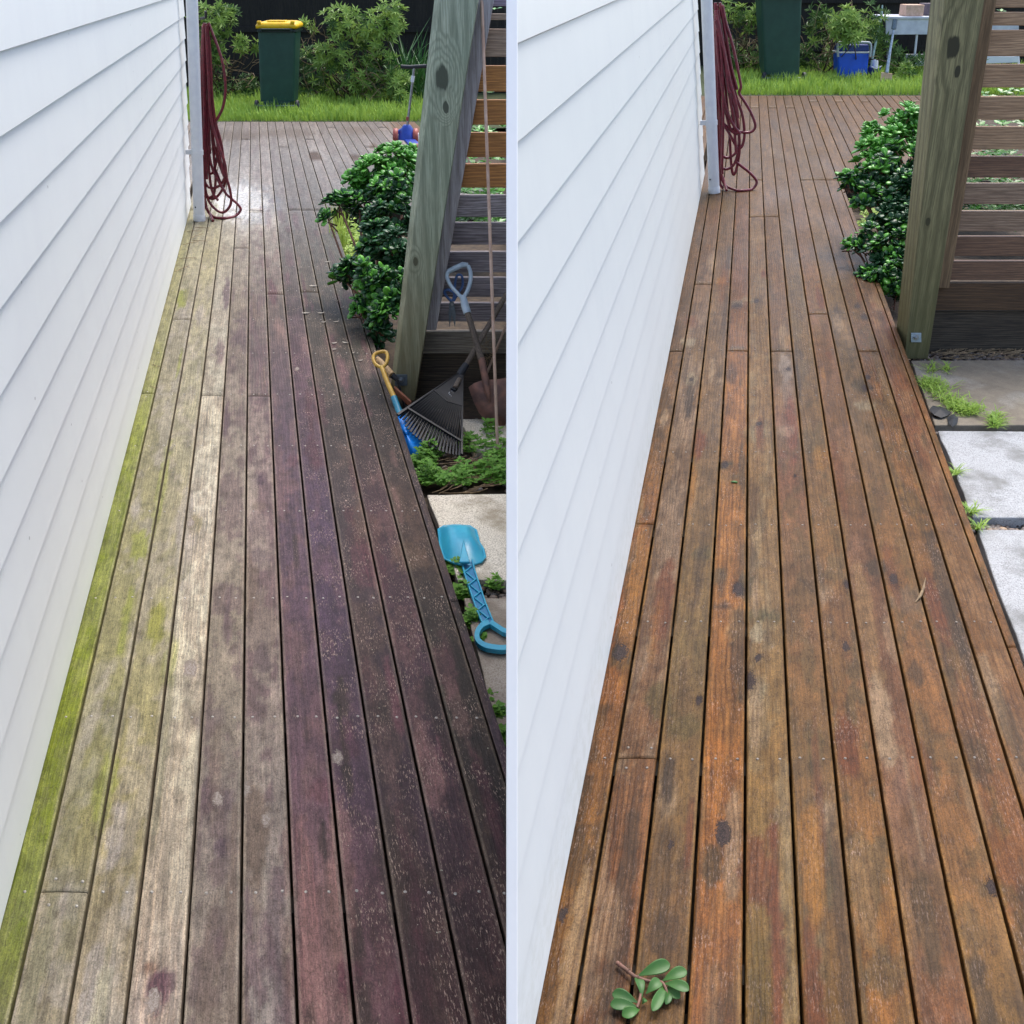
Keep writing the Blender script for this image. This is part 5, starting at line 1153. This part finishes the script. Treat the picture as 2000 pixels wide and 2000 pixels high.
# ------------------------------------------------------------------ garden tools on the left
M['ashen'] = wood('old_handle_wood', rgb(122, 110, 98), rgb(98, 88, 78), rgb(70, 60, 54), 2, 1.2, .8)
M['bamboo'] = simple('bamboo_cane', rgb(190, 164, 148), rgb(160, 132, 116), .55, 12, .08)
M['rakep'] = simple('black_plastic', rgb(30, 34, 42), rgb(22, 25, 31), .5, 20, .06)
M['greyblue'] = simple('grey_blue_plastic', rgb(178, 194, 206), rgb(158, 176, 190), .38, 20, .04)
M['rust'] = simple('rusty_steel', rgb(150, 108, 92), rgb(104, 80, 74), .7, 9, .4, .2, lo=.4, hi=.6)
M['blueS'] = simple('blue_shear_plastic', rgb(78, 112, 168), rgb(60, 90, 140), .4, 20, .04)
def rake():
    A = V(905, 722, YpL-.25); Lb = L.G(776, 810, .02); Rb = L.G(902, 888, -.13)
    root = thing('leaf_rake', 'black plastic fan rake standing on its tines against the screen', 'rake', Rb)
    n = (Lb-A).cross(Rb-A).normalized(); n = n if n.y < 0 else -n
    def P(s, t, k=0): return A+((Lb-A)*(1-s)+(Rb-A)*s)*t+n*k
    mb = MB(); mb.prism([P(0, .06), P(1, .06), P(1, .44), P(.75, .485), P(.5, .50), P(.25, .495), P(0, .46)], n*-.006); mb.build('fan_plate', M['rakep'], root, bevel=.002)
    for s0, s1 in ((-.012, .022), (.978, 1.012)):
        mb = MB(); mb.prism([P(s0, .02, .006), P(s1, .02, .006), P(s1, 1, .006), P(s0, 1, .006)], n*-.014); mb.build('side_rib', M['rakep'], root)
    nt_ = 21
    for i in range(nt_):
        s = .03+.94*i/(nt_-1); hw = .0170; te = .98+.11*math.sin(s*math.pi) if s > .15 else .98
        mb = MB(); mb.prism([P(s-hw, .45, .002), P(s+hw, .45, .002), P(s+hw, .86, .003), P(s+hw*.85, te, -.02), P(s-hw*.85, te, -.02), P(s-hw, .86, .003)], n*-.006); mb.build('tine', M['rakep'], root)
    for t in (.86,):
        mb = MB(); mb.prism([P(0, t-.008, .008), P(1, t-.008, .008), P(1, t+.012, .008), P(0, t+.012, .008)], n*-.012); mb.build('cross_rib', M['rakep'], root)
    mb = MB(); mb.prism([P(0, .46, .006), P(.5, .50, .006), P(1, .44, .006), P(1, .455, .006), P(.5, .515, .006), P(0, .475, .006)], n*-.010); mb.build('cross_rib', M['rakep'], root)
    # printed mark
    M['mark'] = simple('worn_white_print', rgb(200, 205, 210), rgb(150, 155, 160), .6, 90, 0)
    mb = MB(); c = L.G(851, 775, 0); 
    for (sx, tx, w_, h_) in ((.50, .345, .03, .010), (.44, .375, .018, .03), (.49, .40, .04, .012), (.55, .41, .02, .01), (.57, .36, .012, .01)):
        mb.prism([P(sx-w_/2, tx, .0035), P(sx+w_/2, tx+.006, .0035), P(sx+w_/2, tx+h_, .0035), P(sx-w_/2, tx+h_-.004, .0035)], n*-.0015)
    mb.build('printed_mark', M['mark'], root)
    # socket and handle
    hd = V(1016, 528, YsL-.06); k = (hd-A).normalized(); top = A.lerp(hd, .86)
    mb = MB(); mb.tube([A-k*.10+n*.01, A-k*.02+n*.012, A+k*.035], [.018, .024, .020], 12); mb.build('socket', M['rakep'], root)
    e = top; mb = MB(); mb.tube([A+k*.03, A.lerp(e, .5), e], [.0165, .0165, .0165], 12); mb.build('handle', M['ashen'], root)
    mb = MB(); c0 = P(.62, .17, .012); c1 = P(.56, .31, .012); mb.tube([c0, c1], .014, 10); mb.build('handle_stub', M['ashen'], root)
    mb = MB(); mb.prism([P(.55, .13, .012), P(.66, .30, .012), P(.62, .33, .012), P(.40, .335, .012), P(.36, .30, .012)][::-1], n*-.010); mb.build('stiffener', M['rakep'], root, bevel=.002)
rake()
def shovel():
    tip = L.G(980, 833, -.15); root = thing('shovel', 'old shovel with a rusty pointed blade and a grey blue D handle', 'shovel', tip)
    Yb = tip.y; Yt = YsL-.07
    def Q(x, y, k=0): t = (833-y)/(833-515); return V(x, y, Yb+(Yt-Yb)*max(0, t)+k)
    ol = [(915, 757), (926, 749), (940, 744), (958, 742), (975, 741), (996, 737), (998, 770), (998, 800), (994, 822), (984, 833), (968, 832), (950, 824), (935, 806), (924, 783)]
    mb = MB(); vs = [Q(x, y, .02) for x, y in ol]; 
    pass
    c = Q(962, 780, .055); m = len(vs); b2 = [p+Vector((0, .006, 0)) for p in vs]; mb.add(vs+[c]+b2+[c+Vector((0, .006, 0))], [[(i+1) % m, i, m] for i in range(m)]+[[m+1+i, m+1+(i+1) % m, 2*m+1] for i in range(m)]+[[i, (i+1) % m, m+1+(i+1) % m, m+1+i] for i in range(m)], True); mb.build('blade', M['rust'], root)
    mb = MB(); mb.tube([Q(956, 786, .03), Q(953, 768, .01), Q(949, 745, 0), Q(940, 700, 0)], [.004, .018, .021, .021], 10); mb.build('socket', M['rust'], root)
    mb = MB(); mb.tube([Q(941, 705), Q(925, 650), Q(911, 604)], [.0205, .019, .0175], 12); mb.build('shaft', M['ashen'], root)
    mb = MB(); mb.tube([Q(913, 612), Q(908, 596), Q(904, 578)], [.0235, .024, .019], 12)
    mb.tube(crom([Q(904, 584), Q(893, 572), Q(880, 557), Q(873, 541), Q(875, 530)], 4), .0115, 8)
    mb.tube(crom([Q(904, 584), Q(913, 568), Q(919, 548), Q(919, 532), Q(914, 519)], 4), .0125, 8)
    mb.tube([Q(874, 531), Q(890, 523), Q(904, 517), Q(914, 518)], [.014, .0165, .0165, .014], 10); mb.build('d_handle', M['greyblue'], root)
shovel()
def shears():
    Y = YsL-.045; root = thing('garden_shears', 'small garden shears with blue handles hanging on the dark slats', 'shears', V(883, 590, Y))
    mb = MB(); 
    for s in ([(884, 588), (888, 572), (889, 552), (893, 538), (901, 538), (904, 550), (902, 562), (894, 574), (886, 588)],):
        mb.tube(crom([V(x, y, Y) for x, y in s], 4), .0078, 7)
    mb.build('handle', M['blueS'], root)
    mb = MB(); mb.tube(crom([V(x, y, Y) for x, y in [(882, 588), (873, 580), (868, 569), (876, 566), (888, 572)]], 4), .0085, 7); mb.build('handle', M['blueS'], root)
    for s in ([(880, 588), (886, 590), (890, 612), (889, 640), (882, 612)], [(878, 588), (884, 590), (882, 616), (878, 640), (876, 612)]):
        mb = MB(); mb.prism([V(x, y, Y-.004*(s[0][0] > 879)) for x, y in s], (0, .004, 0)); mb.build('blade', M['galv'], root)
    mb = MB(); c = V(883, 594, Y-.008); mb.tube([c, c+Vector((0, .016, 0))], .009, 10); mb.build('pivot', M['steel'], root)
shears()
def cane(name, label, cat, a, b, r, mat, nodes=4):
    root = thing(name, label, cat, a); mb = MB(); mb.tube([a, a.lerp(b, .33), a.lerp(b, .66), b], r, 10); mb.build('cane', mat, root)
    mb = MB(); d = (b-a).normalized()
    for i in range(1, nodes+1):
        p = a.lerp(b, i/(nodes+1)+.02*math.sin(i*3)); mb.tube([p-d*.004, p, p+d*.004], [r, r*1.22, r], 10)
    mb.build('node_rings', mat, root); return root
cane('bamboo_stake', 'long pale bamboo stake leaning on the slats in front of the rusty shovel', 'garden stake', L.G(972, 883, -.15), V(940, -30, YsL-.03), .0088, M['bamboo'], 7)
o = cane('bamboo_stake', 'short brown stake with dry roots tangled on it behind the long stake', 'garden stake', V(938, 762, YsL-.03), V(988, 636, YsL-.05), .008, M['bamboo'], 2)
mb = MB(); rn = random.Random(2)
for i in range(16):
    p = V(rn.uniform(938, 966), rn.uniform(670, 700), YsL-.06); pts = [p]; d = rv(rn)
    for k in range(5): d = (d+rv(rn)*.7).normalized(); d.y *= .3; pts.append(pts[-1]+d*.02)
    if max(q.x for q in pts) < -.02: mb.tube(pts, .0016, 4, False)
mb.build('dry_roots', M['twig'], o)
def toy_spades():
    M['ty'] = simple('toy_yellow_plastic', rgb(206, 168, 72), rgb(182, 142, 54), .4, 20, .05); M['tc'] = simple('toy_teal_plastic', rgb(38, 136, 168), rgb(30, 116, 146), .4, 20, .05)
    M['tb'] = simple('toy_blue_plastic', rgb(40, 152, 250), rgb(26, 134, 238), .25, 8, .03); M['cy'] = simple('toy_cyan_plastic', rgb(62, 176, 204), rgb(44, 156, 190), .33, 10, .04)
    # yellow handled one, upright beside the deck
    foot = L.G(806, 882, -.15); Yb = foot.y; Yt = Yb+.62
    root = thing('toy_spade', 'toy spade with a yellow D handle and a bright blue scoop between deck and rake', 'toy spade', foot)
    Q = lambda x, y, k=0: V(x, y, Yb+(Yt-Yb)*(882-y)/(882-690)+k)
    mb = MB(); mb.tube(crom([Q(745, 718), Q(734, 712), Q(729, 700), Q(733, 691), Q(745, 687), Q(754, 688), Q(757, 699), Q(753, 712), Q(745, 718)], 4), .0105, 8); mb.build('d_handle', M['ty'], root)
    mb = MB(); mb.tube([Q(745, 716), Q(757, 748), Q(771, 779)], [.013, .014, .015], 8); mb.build('shaft', M['ty'], root, None)
    mb = MB(); mb.tube([Q(769, 776), Q(776, 794), Q(782, 812)], [.018, .018, .022], 10); mb.build('socket', M['tc'], root)
    # scoop as a domed shell
    cx, cy = 797, 852; mb = MB(); nu, nv = 12, 7; vs = []
    for j in range(nv):
        t = j/(nv-1)
        for i in range(nu):
            a = 2*math.pi*i/nu; rx = (25 if math.cos(a) > 0 else 22)*(1-t*.999); ry = 44*(1-t*.999)
            p = Q(cx+rx*math.cos(a)*1+(ry*math.sin(a))*.34, cy+ry*math.sin(a)); h = math.sin(t*math.pi/2)*.055*(1-.25*math.cos(a*2))
            vs.append(p+Vector((0, -h, h*.5)))
    mb.add(vs, [[j*nu+i, j*nu+(i+1) % nu, (j+1)*nu+(i+1) % nu, (j+1)*nu+i] for j in range(nv-1) for i in range(nu)], True); o = mb.build('scoop', M['tb'], root)
    so_ = o.modifiers.new('solid', 'SOLIDIFY'); so_.thickness = .003
    mb = MB(); mb.tube(crom([Q(779, 800), Q(792, 808), Q(797, 822)], 4), .012, 6); mb.build('shoulder', M['tc'], root)
    # cyan one lying on the pavers
    w = -.145; G = lambda x, y, k=0: L.G(min(x, 994), y, w+k)
    root = thing('toy_spade', 'large cyan toy spade lying face down on the sandy paver', 'toy spade', L.G(905, 1100, w))
    ol = [(856, 1034), (866, 1028), (890, 1026), (918, 1028), (930, 1036), (936, 1060), (944, 1072), (948, 1088), (940, 1098), (922, 1104), (905, 1104), (885, 1100), (868, 1092), (860, 1070)]
    cc = (900, 1058); mb = MB(); nr = 6; vs = []
    for j in range(nr):
        t = j/(nr-1)
        for (x, y) in ol:
            f = 1-t*.999 if j else 1
            fx = cc[0]+(x-cc[0])*f; fy = cc[1]+(y-cc[1])*f; h = .05*min(1, math.sin(min(1, t*1.35)*math.pi/2))
            p = L.G(fx, fy, w+.004); vs.append(p+L.n*h)
    m = len(ol); mb.add(vs, [[j*m+i, j*m+(i+1) % m, (j+1)*m+(i+1) % m, (j+1)*m+i] for j in range(nr-1) for i in range(m)], True); o = mb.build('scoop', M['cy'], root)
    mb = MB(); mb.tube([G(x, y, .008) for x, y in ol]+[G(*ol[0], .008)], .0055, 6); mb.build('scoop_rim', M['cy'], root)
    mb = MB(); mb.prism([L.G(905, 1056, w+.052), L.G(897, 1102, w+.03), L.G(918, 1102, w+.03)], L.n*.012); mb.build('keel', M['cy'], root, bevel=.003)
    def bar(pts, wd_, k, h, m_, nm, r_=root):
        mb = MB(); n = len(pts); vs = []
        for i, (x, y) in enumerate(pts):
            a = Vector(pts[min(i+1, n-1)])-Vector(pts[max(i-1, 0)]); a.normalize(); s = Vector((-a.y, a.x)); ww = wd_[i] if isinstance(wd_, list) else wd_
            for sg in (-1, 1): p = G(x+s.x*ww/2*sg, y+s.y*ww/2*sg, k); vs += [p, p+L.n*h]
        fs = []
        for i in range(n-1): b = i*4; fs += [[b+1, b+3, b+7, b+5], [b, b+1, b+5, b+4], [b+3, b+2, b+6, b+7], [b+2, b, b+4, b+6]]
        fs += [[0, 2, 3, 1], [n*4-4, n*4-3, n*4-1, n*4-2]]; mb.add(vs, fs); return mb.build(nm, m_, r_, bevel=.001)
    M['cyd'] = simple('toy_cyan_recess', rgb(30, 132, 176), rgb(22, 110, 156), .4, 10, .04)
    ctr = [(912, 1100), (918, 1125), (928, 1155), (938, 1185), (948, 1210), (955, 1226)]
    bar(ctr, 19, .006, .006, M['cyd'], 'handle_web')
    for off in (-10, 10): bar([(x+off, y-off*.25) for x, y in ctr], 3, .004, .017, M['cy'], 'handle_flange')
    for i in range(9):
        t = i/9; x = 914+38*t; y = 1108+112*t; s = 1 if i % 2 else -1
        bar([(x-8*s, y), (x+9*s, y+14)], 2, .010, .009, M['cy'], 'web_rib')
    ring = [(955, 1222), (940, 1230), (932, 1244), (934, 1258), (948, 1268), (968, 1272), (984, 1273), (994, 1271)]
    bar([(p.x, p.y) for p in crom([Vector((x, y, 0)) for x, y in ring], 3)], 10, .004, .020, M['cy'], 'grip_ring')
    bar([(958, 1222), (970, 1230), (982, 1238), (994, 1242)], 9, .004, .020, M['cy'], 'grip_ring')
toy_spades()
def trowel():
    a = V(737, 700, YpL-.03); b = V(766, 733, YpL-.16); root = thing('hand_tool', 'small hand tool with a pale wooden handle propped behind the yellow toy handle', 'hand tool', L.G(790, 790, -.15))
    M['palewood'] = wood('pale_handle_wood', rgb(188, 158, 112), rgb(170, 138, 92), rgb(140, 108, 70), 2, 1, .6)
    mb = MB(); d = (b-a); mb.tube([a, a+d*.15, a+d*.6, b], [.014, .019, .020, .021], 12); mb.build('handle', M['palewood'], root)
    mb = MB(); c = V(776, 742, YpL-.17); mb.tube([b, c], [.019, .014], 10); e = L.G(792, 800, -.14); mb.tube([c, c.lerp(e, .5), e], .008, 8); mb.build('ferrule', M['rakep'], root)
    a, b = V(770, 762, YpL-.2), V(803, 792, YpL-.34); M['terra'] = simple('terracotta_wood', rgb(150, 92, 66), rgb(122, 72, 50), .7, 20, .2)
    mb = MB(); d = (b-a).normalized(); mb.prism([a+Vector((0, 0, .02)), b+Vector((0, 0, .02)), b-Vector((0, 0, .02)), a-Vector((0, 0, .02))], (0, .03, 0)); o = mb.build('wooden_offcut', M['terra'], org=(a+b)/2, bevel=.003); tag(o, 'reddish timber offcut wedged between the post foot and the rake', 'offcut')
trowel()

# ------------------------------------------------------------------ things on the lawn on the right
def yard():
    M['cool'] = simple('cool_box_blue', rgb(22, 92, 226), rgb(18, 80, 206), .35, 6, .04); M['coold'] = simple('cool_box_dark_blue', rgb(12, 48, 122), rgb(10, 40, 106), .4, 6, .04); M['pale'] = simple('pale_grey_plastic', rgb(182, 190, 198), rgb(160, 168, 176), .45, 10, .04); M['redm'] = simple('red_print', rgb(196, 34, 52), rgb(170, 24, 44), .5, 10, 0)
    M['wtable'] = simple('weathered_white_top', rgb(214, 216, 224), rgb(186, 188, 198), .5, 5, .08); M['white'] = simple('white_plastic', (.8, .8, .82, 1), (.74, .74, .77, 1), .4, 6, .03); M['ply'] = simple('raw_plywood', rgb(224, 188, 164), rgb(198, 160, 136), .75, 14, .2); M['greenp'] = simple('green_grey_pole', rgb(172, 196, 186), rgb(146, 170, 160), .4, 12, .05)
    b = Rt.G(1670, 158, -.1); Y = b.y; root = thing('cool_box', 'large bright blue cool box with a pale carry handle on the grass', 'cool box', b)
    mb = MB(); f = lambda x, y, k=0: V(x, y, Y+k)
    D = Vector((0, .38, 0)); mb.hexa([f(1638, 157), f(1693, 157), f(1693, 157)+D, f(1638, 157)+D], [f(1637, 103), f(1698, 103), f(1698, 103)+D, f(1637, 103)+D]); mb.build('body', M['cool'], root, bevel=.03, seg=3)
    mb = MB(); mb.hexa([f(1636, 104, -.01), f(1699, 104, -.01), f(1699, 104, -.01)+D, f(1636, 104, -.01)+D], [f(1636, 101, -.01), f(1699, 101, -.01), f(1699, 101, -.01)+D, f(1636, 101, -.01)+D]); mb.build('lid_seal', M['white'], root, bevel=.004)
    mb = MB(); mb.hexa([f(1638, 101), f(1698, 101), f(1698, 101)+D, f(1638, 101)+D], [f(1640, 87, .03), f(1697, 87, .03), f(1697, 87, .03)+D*.85, f(1640, 87, .03)+D*.85]); mb.build('lid', M['coold'], root, bevel=.02, seg=2)
    mb = MB(); mb.tube(crom([f(1637, 111, -.03), f(1636, 95, -.03), f(1637.5, 85, -.03), f(1645, 82.5, -.03), f(1690, 83, -.03), f(1699, 85, -.03), f(1701, 95, -.03), f(1699, 111, -.03)], 5), .022, 8); mb.build('carry_handle', M['pale'], root)
    mb = MB(); mb.prism([f(1677, 143, -.004), f(1684, 142, -.004), f(1683, 147, -.004), f(1680, 150, -.004)], (0, .003, 0)); mb.build('red_badge', M['redm'], root)
    # small flask cooler
    b = Rt.G(1712, 157, -.1); Y2 = b.y; g = lambda x, y, k=0: V(x, y, Y2+k); root = thing('small_cooler', 'small blue cooler with a white screw top right of the blue cool box', 'cooler', b)
    mb = MB(); D2 = Vector((0, .24, 0)); mb.hexa([g(1700, 155), g(1721, 155), g(1721, 155)+D2, g(1700, 155)+D2], [g(1702, 132), g(1722, 132), g(1722, 132)+D2, g(1702, 132)+D2]); mb.build('body', M['coold'], root, bevel=.02, seg=2)
    mb = MB(); mb.tube(crom([g(1702, 130), g(1711, 134), g(1722, 129)], 4), .012, 6); mb.build('collar', M['white'], root)
    c0, c1, c2 = g(1710, 131, .1), g(1709.5, 119, .1), g(1709.5, 116, .1); mb = MB(); mb.tube([c0, c1, c2], [.055, .05, .03], 14); mb.build('screw_top', M['white'], root)
    # poles
    b = Rt.G(1696, 155, -.1); root = thing('thin_pole', 'thin green grey pole leaning on the bench beside the cool box', 'pole', b); mb = MB(); mb.tube([b, V(1709, 90, b.y+.2), V(1721, 35, b.y+.5)], .022, 8); mb.build('pole_shaft', M['greenp'], root); mb = MB(); mb.tube([V(1720, 40, b.y+.48), V(1722, 27, b.y+.5), V(1723.5, 10, b.y+.55)], [.02, .024, .012], 8); mb.build('pole_joint', M['greenp'], root)
    b = Rt.G(1729, 166, -.1); root = thing('garden_spade', 'steel shafted tool with a flat pinkish wooden blade standing in the grass', 'spade', b)
    Y3 = b.y; h = lambda x, y, k=0: V(x, y, Y3+k); mb = MB(); mb.tube([h(1732, 142), h(1738, 100, .08), h(1746, 55, .2)], [.035, .028, .018], 10); mb.build('shaft', M['steel'], root)
    mb = MB(); mb.prism([h(1722, 141), h(1743, 144), h(1741, 167), h(1719, 164)], (0, .03, 0)); mb.build('blade', M['ply'], root, bevel=.004)
    mb = MB(); mb.tube([h(1745.5, 57, .19), h(1748.5, 38, .22)], .045, 10); mb.build('grip', M['galv'], root)
    # bench
    b = Rt.G(1790, 152, -.1); Y4 = b.y+.1; t = lambda x, y, k=0: V(x, y, Y4+k); root = thing('work_bench', 'weathered white work bench with thin white legs behind the brown post', 'bench', b)
    mb = MB(); mb.prism([t(1730, 68), t(1990, 66), t(1990, 36), t(1731, 34)][::-1], (0, .04, 0)); mb.build('apron', M['wtable'], root, bevel=.006)
    a0, a1 = t(1731, 34.5), t(1990, 34.5); mb = MB(); mb.hexa([a0-Vector((0, .03, .02)), a1-Vector((0, .03, .02)), a1+Vector((0, .9, -.02)), a0+Vector((0, .9, -.02))], [a0-Vector((0, .03, -.02)), a1-Vector((0, .03, -.02)), a1+Vector((0, .9, .02)), a0+Vector((0, .9, .02))]); mb.build('bench_top', M['wtable'], root, bevel=.006)
    for (xa, xb, k) in ((1791, 1782, .05), (1985, 1990, .05), (1735, 1732, .85), (1985, 1990, .85)):
        p = t(xa, 66, k); q = Vector((t(xb, 150, k).x, p.y, b.z)); mb = MB(); mb.tube([q, p], .022, 8); mb.build('leg', M['white'], root)
    mb = MB(); mb.prism([t(1787, 110, .03), t(1990, 110, .03), t(1990, 122, .03), t(1812, 128, .03), t(1785, 128, .03)], (0, .6, 0)); mb.build('lower_shelf', M['white'], root, bevel=.004)
    mb = MB(); c = t(1823, 46, -.004); mb.tube([c, c+Vector((0, .003, 0))], .045, 14); mb.build('rust_stain', simple('rust_stain', rgb(160, 112, 88), rgb(140, 92, 72), .7, 20, 0), root)
    p = t(1781, 27, .2); mb = MB(); mb.box((p.x, Y4+.25, a0.z+.02+.10), .33, .4, .19); o = mb.build('plywood_box', M['ply'], org=p, bevel=.006); tag(o, 'plain plywood box sitting on the white work bench', 'box')
    mb = MB(); mb.box((t(1835, 20, .3).x, Y4+.45, a0.z+.02+.11), .6, .3, .2); o = mb.build('grey_crate', simple('mauve_grey_board', rgb(112, 100, 108), rgb(92, 82, 90), .7, 12, .1), org=t(1835, 20, .3), bevel=.006); tag(o, 'mauve grey crate behind the plywood box on the work bench', 'crate')
yard()
